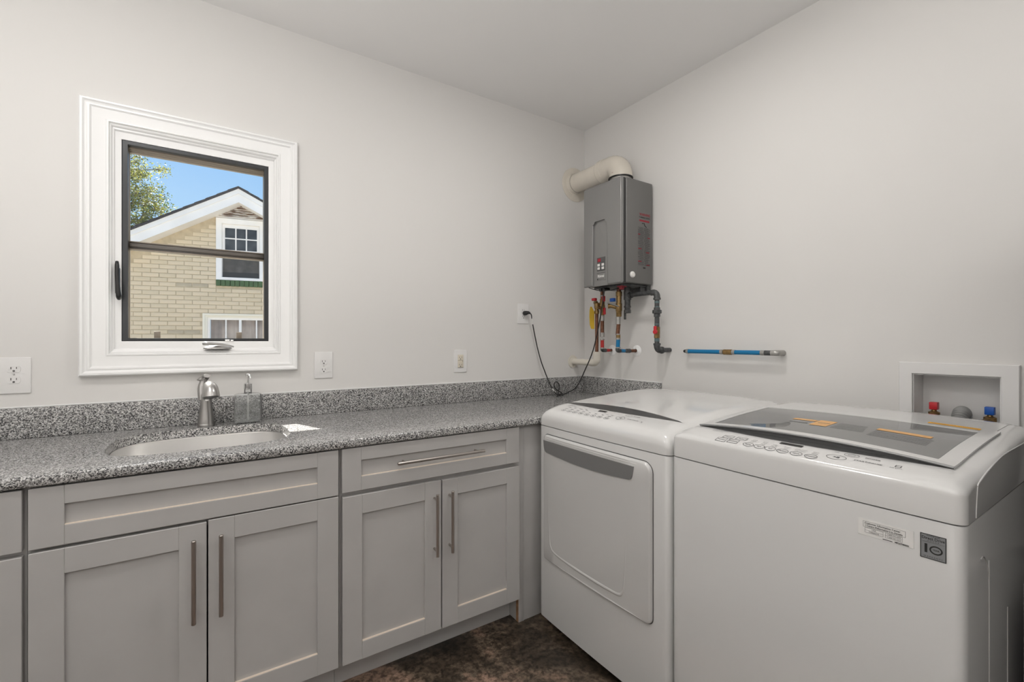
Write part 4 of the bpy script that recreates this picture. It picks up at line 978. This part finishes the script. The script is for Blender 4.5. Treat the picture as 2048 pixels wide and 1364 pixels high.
# labels on / under the lid glass
g = lambda u, v: WA.pt(v, -u, .0064+lid_off(-u, v))
for q in ((1.600, 1.665, -.605, -.583, 4), (1.668, 1.712, -.655, -.575, 3), (1.812, 1.925, -.600, -.575, 5)):
    bm = nb(); quad(bm, g, *q); obj('warning_label', bm, M['orange'], ld, smooth=False, label='pale orange warning label seen at the lid')
bm = nb(); text_mesh(bm, 'DANGER', .014, g, u=1.634, v=-.640, bold=.0002, sx=.9)
for i in range(7): quad(bm, g, 1.722, 1.800-.002*i, -.655+.012*i, -.653+.012*i, 3)
for i in range(6): quad(bm, g, 1.815, 1.935, -.672+.011*i, -.670+.011*i, 4)
quad(bm, g, 1.676, 1.708, -.617, -.612, 2)
obj('lettering', bm, M['print'], ld, smooth=False)
g = lambda u, v: WA.pt(v, -u, .0072+lid_off(-u, v))
bm = nb(); quad(bm, g, 1.868, 1.975, -.400, -.378, 6); yl = obj('yellow_label', bm, M['yellow'], ld, smooth=False, label='narrow yellow label at the rear of the lid')
g = lambda u, v: WA.pt(v, -u, .0078+lid_off(-u, v))
bm = nb(); ringflat(bm, g, 1.884, -.389, .009, .006, .001); text_mesh(bm, 'CAUTION  ATTENTION', .0085, g, u=1.932, v=-.389, bold=.0001, sx=.85); obj('lettering', bm, M['ink'], yl, smooth=False)
# control panel
g = surf(WA)
bm = nb(); quad(bm, g, 1.674, 1.730, -.836, -.8225, 5); obj('display', bm, M['black'], t, label='small black display window')
bm = nb()
text_mesh(bm, 'COLDWASH', .0085, g, u=1.490, v=-.812); text_mesh(bm, 'WAVEFORCE', .006, g, u=1.487, v=-.823)
for u, v, w, s_ in ((1.540, -.852, .015, 'Heavy'), (1.578, -.850, .015, 'Bulky'), (1.532, -.876, .015, 'Normal'), (1.567, -.874, .015, 'Delicate')):
    outline(bm, g, u-w, u+w, v-.010, v+.010, .0013); text_mesh(bm, s_, .0075, g, u=u, v=v, bold=.0001)
for k_, (u, lst, s_) in enumerate(((1.612, ('Hot', 'Warm', 'Cold'), 'Temp.'), (1.642, ('High', 'Med', 'Low'), 'Spin'), (1.671, ('Heavy', 'Light'), 'Soil'), (1.702, ('Stain', 'Rinse+'), 'Option'), (1.735, ('Tub Clean', 'Cold Wash'), 'Cycle'), (1.769, ('Delay', 'Wash'), 'Custom'))):
    ringflat(bm, g, u, -.876, .0145, .0095, .0014, 22); text_mesh(bm, s_, .0072, g, u=u, v=-.876, bold=.0001)
    for q, l_ in enumerate(lst): text_mesh(bm, l_, .0062, g, u=u+.002, v=-.860+.0085*q)
ringflat(bm, g, 1.816, -.856, .021, .0135, .0013); text_mesh(bm, '>II', .012, g, u=1.816, v=-.856, bold=.0005)
ringflat(bm, g, 1.838, -.828, .0155, .0095, .0012); ringflat(bm, g, 1.838, -.828, .0075, .005, .001); text_mesh(bm, 'POWER', .0085, g, u=1.880, v=-.829, bold=.0001); text_mesh(bm, 'START/PAUSE', .0090, g, u=1.878, v=-.853, bold=.0001)
text_mesh(bm, 'ON', .006, g, u=1.806, v=-.826); outline(bm, g, 1.925, 1.936, -.848, -.837, .0013); text_mesh(bm, 'Lid Lock', .0065, g, u=1.930, v=-.855)
obj('control_print', bm, M['print'], t, label='grey button outlines and words', smooth=False)
bm = nb(); ringflat(bm, surf(WA, .0008), 2.000, -.812, .016, .014, .0016); obj('round_cap', bm, M['plastic'], t, smooth=False)
# front stickers
def wf(d): return lambda u, v: (WA.xf(-u)-d, -u, v)
def sticker(pts_u, mat, d, name, par, label=None):
    bm = nb(); u0, u1, v0, v1 = pts_u; k = 8
    a = [bm.verts.new(wf(d)(u0+(u1-u0)*i/k, v0)) for i in range(k+1)]; b = [bm.verts.new(wf(d)(u0+(u1-u0)*i/k, v1)) for i in range(k+1)]
    for i in range(k): bm.faces.new((a[i], a[i+1], b[i+1], b[i]))
    return obj(name, bm, mat, par, label=label, smooth=False)
s1 = sticker((1.8740, 1.9710, .8150, .8510), M['paper'], .0008, 'information_sticker', t, 'pale sticker with two printed lines and boxes')
f1 = wf(.0012); bm = nb()
text_mesh(bm, 'Customer Information Center', .0062, f1, u=1.9180, v=.8425, bold=.0001, sx=.82); text_mesh(bm, "/ Centre d'information à la clientèle", .0058, f1, u=1.9205, v=.8370, bold=.0001, sx=.78)
outline(bm, f1, 1.8835, 1.9580, .8335, .8465, .0004); outline(bm, f1, 1.8870, 1.9200, .8215, .8325, .0004); outline(bm, f1, 1.9235, 1.9530, .8215, .8325, .0004)
quad(bm, f1, 1.887, 1.920, .8267, .8271, 2); quad(bm, f1, 1.9235, 1.953, .8267, .8271, 2)
text_mesh(bm, 'USA', .0044, f1, u=1.9035, v=.8297); text_mesh(bm, 'CANADA', .0044, f1, u=1.9035, v=.8241); text_mesh(bm, '1-800-243-0000', .0040, f1, u=1.9385, v=.8297, sx=.9); text_mesh(bm, '1-888-542-2623', .0040, f1, u=1.9385, v=.8241, sx=.9)
text_mesh(bm, 'MFL67580501', .0042, f1, u=1.952, v=.8175, bold=.0002); quad(bm, f1, 1.919, 1.936, .8165, .8180)
obj('lettering', bm, M['ink'], s1, smooth=False)
s2 = sticker((1.9815, 2.0215, .8040, .8540), M['greylab'], .0008, 'warranty_sticker', t, 'grey warranty sticker with a large 10')
bm = nb(); outline(bm, f1, 1.9815, 2.0215, .8040, .8540, .0014)
text_mesh(bm, 'INVERTER', .0042, f1, u=2.0015, v=.8505, space=1.15); text_mesh(bm, 'Direct Drive', .0078, f1, u=2.0015, v=.8456, bold=.00012, sx=.88); text_mesh(bm, 'MOTOR', .0034, f1, u=2.0015, v=.8405, space=1.9)
quad(bm, f1, 1.9845, 2.0185, .8378, .8382, 3)
text_mesh(bm, '1', .0235, f1, u=1.9905, v=.8240, bold=.0010); ringflat(bm, f1, 2.0060, .8240, .0102, .0088, .0026, 32); text_mesh(bm, 'YEAR', .0044, f1, u=2.0060, v=.8240, bold=.0001)
text_mesh(bm, 'WARRANTY', .0040, f1, u=2.0015, v=.8085, space=1.5)
obj('lettering', bm, M['ink'], s2, smooth=False)
# side embossing and arch line on the side of the top
bm = nb(); yS = -2.049
tube(bm, [(-.715, yS, .05), (-.715, yS, .72), (-.722, yS, .752), (-.742, yS, .782), (-.765, yS, .796), (-.785, yS, .795)], .0016, n=8, smooth=4)
tube(bm, [(-.545, yS, .05), (-.545, yS, .62)], .0016, n=8); tube(bm, [(-.36, yS, .05), (-.36, yS, .62)], .0016, n=8)
obj('side_ridge', bm, M['enamel'], t)
bm = nb(); tube(bm, [(-.806, yS, .950), (-.80, yS, .9545), (-.74, yS, .966), (-.66, yS, .977), (-.575, yS, .9835), (-.47, yS, .984), (-.37, yS, .984), (-.25, yS, .984)], .0017, n=8, smooth=4)
tube(bm, [(-.806, yS, .950), (-.812, yS, .93), (-.818, yS, .888)], .0012, n=8, smooth=3)
obj('side_ridge', bm, M['plastic'], t)

# ------------------------------------------------------------------ dark things whose reflection shows in the washer's side
t = thing('laundry_hamper', 'black ribbed laundry hamper reflected in the side of the washer', 'hamper', (-.32, -2.30, 0))
bm = nb(); lps = []
for i in range(121):
    z = .004+.62*i/120; g_ = .003*math.sin(2*PI*z/.014); w = .27+.02*z/.62
    lps.append([(-.34+u, -2.30+v, z) for u, v in rrect(-w-g_, w+g_, -.19-g_, .19+g_, .05, 5)])
rings(bm, lps); obj('basket', bm, M['hamper'], t, ang=60)
bm = nb(); rings(bm, [[(-.32+u, -2.30+v, z) for u, v in rrect(-w, w, -w+.09, w-.09, .05, 5)] for w, z in ((.285, .6245), (.300, .627), (.300, .645), (.285, .652))]); obj('rim', bm, M['hamper'], t)
t = thing('hanging_coat', 'dark grey coat on a wall hook reflected in the washer side', 'coat', (-.10, -2.30, 1.72))
bm = nb(); lps = []
for i in range(25):
    k = i/24; z = .70+.98*k; w = (.20 if k < .8 else .20*(1-((k-.8)/.2)**2*.75)); dpt = .075*(1-.5*max(0, (k-.7)/.3)); o_l = []
    for j in range(40):
        a = 2*PI*j/40; f_ = 1+.10*math.sin(a*7+k*2)*(1-k*.6); o_l.append((-.095+dpt*math.cos(a)*f_, -2.30+w*math.sin(a)*f_, z))
    lps.append(o_l)
rings(bm, lps); obj('coat_body', bm, M['coat'], t, ang=70)
for sg in (-1, 1):
    bm = nb(); tube(bm, [(-.10, -2.30+sg*.12, 1.60), (-.11, -2.30+sg*.185, 1.50), (-.12, -2.30+sg*.20, 1.25), (-.12, -2.30+sg*.195, .98)], [.045, .055, .048, .042], n=16, smooth=5); obj('sleeve', bm, M['coat'], t)
bm = nb(); tube(bm, [(-.0005, -2.30, 1.74), (-.06, -2.30, 1.735), (-.09, -2.30, 1.70), (-.095, -2.30, 1.67)], .005, n=10, smooth=4); cyl(bm, (-.0005, -2.30, 1.74), (-.006, -2.30, 1.74), .02, n=20); obj('wall_hook', bm, M['crimp'], t)

# ------------------------------------------------------------------ neighbour's brick house seen through the window
hs = thing('brick_house', "neighbour's cream painted brick house with white gable seen through the window", 'house', (-2.2313, 6.4202, 0))
HROT = -math.radians(10.7)
APU, APV = .563, 3.675; EL = 3.0
LP = hs.location.copy(); hs.location = (0, 0, 0)      # parts below are built in house coordinates
def gz(u, low=0.0): return APV - .27 - low - abs(u-APU)*(.575 if u < APU else .53)
W1 = (.2177, .902, 2.228, 3.216); W2 = (.036, 1.10, .55, 1.686)
bm = nb()
def hpoly(poly, y0, y1): prism(bm, poly, lambda u, v, d: (u, d, v), y0, y1)
L_, R_ = APU-EL, APU+EL
# wall with two window holes: columns between
zb = -.30
for (a, b) in ((L_, W2[0]), (W2[0], W1[0]), (W1[0], W1[1]), (W1[1], W2[1]), (W2[1], R_)):
    segs = []
    if a >= W2[0]-1e-6 and b <= W2[1]+1e-6: segs = [(zb, W2[2]), (W2[3], W1[2] if (a >= W1[0]-1e-6 and b <= W1[1]+1e-6) else None)]
    else: segs = [(zb, None)]
    for s0, s1_ in segs:
        if s1_ is None:
            pa = gz(a, -.05); pb = gz(b, -.05)
            if a < APU < b: hpoly([(a, s0), (b, s0), (b, pb), (APU, gz(APU, -.05)), (a, pa)], .006, .22)
            else: hpoly([(a, s0), (b, s0), (b, pb), (a, pa)], .006, .22)
        else: hpoly([(a, s0), (b, s0), (b, s1_), (a, s1_)], .006, .22)
hpoly([(W1[0], W1[3]), (W1[1], W1[3]), (W1[1], gz(W1[1], -.05)), (APU, gz(APU, -.05)), (W1[0], gz(W1[0], -.05))], .006, .22)
box(bm, L_, L_+.2, .22, 6.0, zb, 1.6); box(bm, R_-.2, R_, .22, 6.0, zb, 1.6)
obj('wall', bm, M['mortar'], hs)
# bricks
BW, BH, MJ = .203, .0572, .0098
protos = {}
def brick_mesh(w, k):
    key = (round(w, 3), k)
    if key not in protos:
        bm_ = nb(); box(bm_, -w/2, w/2, -.001, .030, -BH/2, BH/2, .003, 1)
        me = bpy.data.meshes.new('brick'); bm_.to_mesh(me); bm_.free(); me.materials.append(M[k]); protos[key] = me
    return protos[key]
rb = random.Random(11); single = []; rest = []
v = 3.33; row = 0
vis = lambda u, v: -.93 < u < .93 and 1.20 < v < 3.35
while v > zb+.05:
    u = L_ + (BW+MJ)/2*(row % 2) + .1
    while u < R_-.1:
        a, b = u-BW/2, u+BW/2
        top = gz(u, .0)
        ok = v+BH/2 < max(gz(a, .02), 0) and v+BH/2 < gz(b, .02)
        if v > 3.235 and b > .10: ok = False
        # cut against the windows
        for Wn in (W1, W2):
            mrg = .0
            if Wn[2]-(.10 if Wn is W1 else 0)-BH/2 < v < Wn[3]+BH/2:
                if a < Wn[0] < b: b = Wn[0]-.003
                elif a < Wn[1] < b: a = Wn[1]+.003
                elif Wn[0] <= a and b <= Wn[1]: ok = False
        if ok and b-a > .03:
            c = (a+b)/2; k = rb.choice(('cream', 'cream', 'cream2'))
            if (abs(v-2.125) < .045 and -.28 < c < .12) or (abs(v-1.41) < .04 and -.50 < c < -.08): k = 'cream3'
            (single if vis(c, v) else rest).append((c, v, b-a, k, rb.uniform(-.002, .003)))
        u += BW+MJ
    v -= BH+MJ; row += 1
single.sort(key=lambda q: abs(q[0])); rest += single[298:]; single = single[:298]
for c, v, w, k, dy in single:
    o = bpy.data.objects.new('brick', brick_mesh(w, k)); COL.objects.link(o); o.parent = hs; o.location = (c, dy, v)
bm = nb()
for c, v, w, k, dy in rest: box(bm, c-w/2, c+w/2, dy, .03+dy, v-BH/2, v+BH/2)
obj('bricks', bm, M['cream'], hs, kind='stuff', smooth=False)
# roof and fascia boards
OH = .25
def slope_quad(u0, u1, tb, tt, y0, y1, mat, name, label=None):
    """strip following the roof slope between u0 and u1; tb, tt offsets below the roof line"""
    bm = nb(); zf = lambda u: APV - abs(u-APU)*(.575 if u < APU else .53)
    prism(bm, [(u0, zf(u0)-tb), (u1, zf(u1)-tb), (u1, zf(u1)-tt), (u0, zf(u0)-tt)], lambda u, v, d: (u, d, v), y0, y1, .0)
    return obj(name, bm, mat, hs, label=label)
for u0, u1 in ((APU-EL-.4, APU), (APU, APU+EL+.4)):
    slope_quad(u0, u1, .030, .0, -OH-.03, 6.2, M['shingle'], 'roof')
    slope_quad(u0, u1, .105, .031, -OH-.012, -OH+.03, M['fascia'], 'fascia_board')
    slope_quad(u0, u1, .225, .1055, -OH+.004, -OH+.03, M['fascia'], 'fascia_board')
    slope_quad(u0, u1, .240, .2255, -OH+.004, .02, M['fascia'], 'soffit_board')
# roof shingle butt edges
bm = nb()
for s_ in (-1, 1):
    for k in range(22):
        u0 = APU + s_*k*.145; u1 = u0+s_*.145; zf = lambda u: APV - abs(u-APU)*(.575 if u < APU else .53)
        prism(bm, [(u0, zf(u0)+.001), (u1, zf(u1)+.001), (u1, zf(u1)+.010), (u0, zf(u0)+.002)], lambda u, v, d: (u, d, v), -OH-.035, 6.2)
obj('shingles', bm, M['shingle'], hs, kind='stuff', smooth=False)
# gable boards with peeling paint
for k in range(7):
    v0 = 3.222+k*.034; hw_l = max(.03, (gz(APU, .0)+.02-v0)/.575); hw_r = max(.03, (gz(APU, .0)+.02-v0)/.53)
    bm = nb(); prism(bm, [(APU-hw_l, v0), (APU+hw_r, v0), (APU+hw_r*.97, v0+.029), (APU-hw_l*.97, v0+.029)], lambda u, v, d: (u, d - (.022 if v < v0+.01 else 0), v), -.004, .010)
    obj('gable_board', bm, M['peel'] if k else M['fascia'], hs)
bm = nb(); prism(bm, [(APU-.55, 3.236), (APU+.55, 3.236), (APU+.04, 3.50), (APU-.04, 3.50)], lambda u, v, d: (u, d, v), .0105, .0118); obj('gable_gap_shade', bm, M['slot'], hs)  # dark sheet painting the shadow seen in the gaps between boards
# upper window
wn = None
bm = nb(); ringsweep(bm, W1, (.300, .822, 2.275, 3.128), [(0, .03), (0, -.022), (.9, -.018), (1, -.005), (1, .06)], lambda u, v, d: (u, d, v)); wn = obj('window', bm, M['fascia'], hs, ang=20)
bm = nb(); ringsweep(bm, (.300, .822, 2.66, 3.128), (.334, .786, 2.719, 3.073), [(0, .05), (0, .018), (1, .022), (1, .05)], lambda u, v, d: (u, d, v))
for uu in (.485, .635): box(bm, uu-.009, uu+.009, .022, .045, 2.719, 3.073)
box(bm, .334, .786, .0225, .045, 2.896, 2.914); obj('upper_sash', bm, M['fascia'], wn, ang=20)
for (a, b) in ((.334, .476), (.494, .626), (.644, .786)):
    for (c, d) in ((2.719, 2.896), (2.914, 3.073)):
        bm = nb(); box(bm, a, b, .034, .038, c, d); obj('pane', bm, M['darkglass'], wn)
bm = nb(); box(bm, .300, .822, .050, .054, 2.275, 2.66); obj('screen', bm, M['screen'], wn)
bm = nb(); box(bm, .300, .822, .040, .049, 2.275, 2.36); obj('lower_rail', bm, M['black'], wn)
u = W1[0]+.033
while u < W1[1]:
    bm = nb(); box(bm, u-.030, u+.030, -.030, .03, 2.130, 2.2265, .004, 1); obj('sill_brick', bm, M['greenbrick'], hs, label='dark green painted sill brick' if u < .26 else None); u += .0655
# lower window
bm = nb(); ringsweep(bm, W2, (.098, 1.04, .60, 1.625), [(0, .03), (0, -.018), (.5, -.018), (.55, -.008), (1, .0), (1, .06)], lambda u, v, d: (u, d, v)); wn = obj('window', bm, M['creamtrim'], hs, ang=20)
bm = nb(); ringsweep(bm, (.098, 1.04, .60, 1.625), (.130, 1.01, .64, 1.588), [(0, .05), (0, .018), (1, .022), (1, .05)], lambda u, v, d: (u, d, v))
for uu in (.348, .548, .78): box(bm, uu-.009, uu+.009, .022, .045, .64, 1.588)
box(bm, .53, .566, .018, .05, .64, 1.588); obj('sash', bm, M['fascia'], wn, ang=20)
bm = nb(); k = 40
A = [bm.verts.new((.13+.88*i/k, .075+.010*math.sin(i*1.9)+.006*math.sin(i*.7), .60)) for i in range(k+1)]; B = [bm.verts.new((q.co.x, q.co.y, 1.6)) for q in A]
for i in range(k): bm.faces.new((A[i], A[i+1], B[i+1], B[i]))
bmesh.ops.solidify(bm, geom=bm.faces[:], thickness=.004); obj('curtain', bm, M['curtain'], wn, ang=80)
for a, b in ((.130, .339), (.357, .539), (.557, .771), (.789, 1.01)):
    bm = nb(); box(bm, a, b, .034, .037, .64, 1.588); obj('pane', bm, M['glass'], wn)
hs.location = LP; hs.rotation_euler = (0, 0, HROT)

# ------------------------------------------------------------------ tree beyond the roof
tr = thing('tree', 'leafy green tree rising behind the roof on the left of the window view', 'tree', (-5.6, 15.6, -.3))
rt = random.Random(21)
bm = nb(); tube(bm, [(-5.6, 15.6, -.3), (-5.55, 15.6, 1.6), (-5.5, 15.65, 3.4), (-5.4, 15.6, 5.2), (-5.3, 15.5, 7.2)], [.20, .16, .13, .09, .04], n=10, smooth=4); obj('trunk', bm, M['bark'], tr)
tips = []
def branch(p, d, l, r, depth):
    d = d.normalized(); q = p + d*l; mid = p+d*l*.5+Vector((rt.uniform(-.06, .06), rt.uniform(-.06, .06), rt.uniform(-.02, .08)))*l
    tube(bmB, [p, mid, q], [r, r*.8, r*.55], n=5, smooth=2)
    if depth == 0 or l < .25: tips.append(q); tips.append(mid); return
    for _ in range(3):
        nd = d + Vector((rt.uniform(-.8, .8), rt.uniform(-.8, .8), rt.uniform(-.45, .6))); branch(q if rt.random() < .6 else mid, nd, l*rt.uniform(.55, .75), r*.55, depth-1)
bmB = nb()
for z, dx, dz, l in ((2.6, 1, .15, 1.15), (3.3, 1, .18, 1.20), (4.0, 1, .15, 1.15), (4.6, 1, .12, 1.15), (5.2, 1, .2, 1.05), (5.8, .9, .35, 1.0), (6.5, .8, .6, .95), (7.0, .3, 1, .8), (4.5, -1, .3, 1.2), (5.5, -.8, .6, 1.1), (3.2, -1, .2, 1.2)):
    for s_ in (-.5, .1, .6):
        branch(Vector((-5.45, 15.6, z)), Vector((dx, s_, dz)), l, .04, 3)
obj('branches', bmB, M['bark'], tr)
bm = nb()
for tp in tips:
    for _ in range(15):
        c = tp + Vector((rt.gauss(0, .10), rt.gauss(0, .10), rt.gauss(-.02, .09)))
        a = Vector((rt.uniform(-1, 1), rt.uniform(-1, 1), rt.uniform(-1, 1))).normalized(); b = a.cross(Vector((rt.uniform(-1, 1), rt.uniform(-1, 1), rt.uniform(-1, 1)))).normalized()
        l = rt.uniform(.028, .048); w = l*.42
        bm.faces.new([bm.verts.new(c-a*l), bm.verts.new(c+b*w), bm.verts.new(c+a*l), bm.verts.new(c-b*w)])
obj('leaves', bm, M['leaf'], tr, kind='stuff', smooth=False)
print('tips', len(tips), 'bricks', len(single), len(rest))
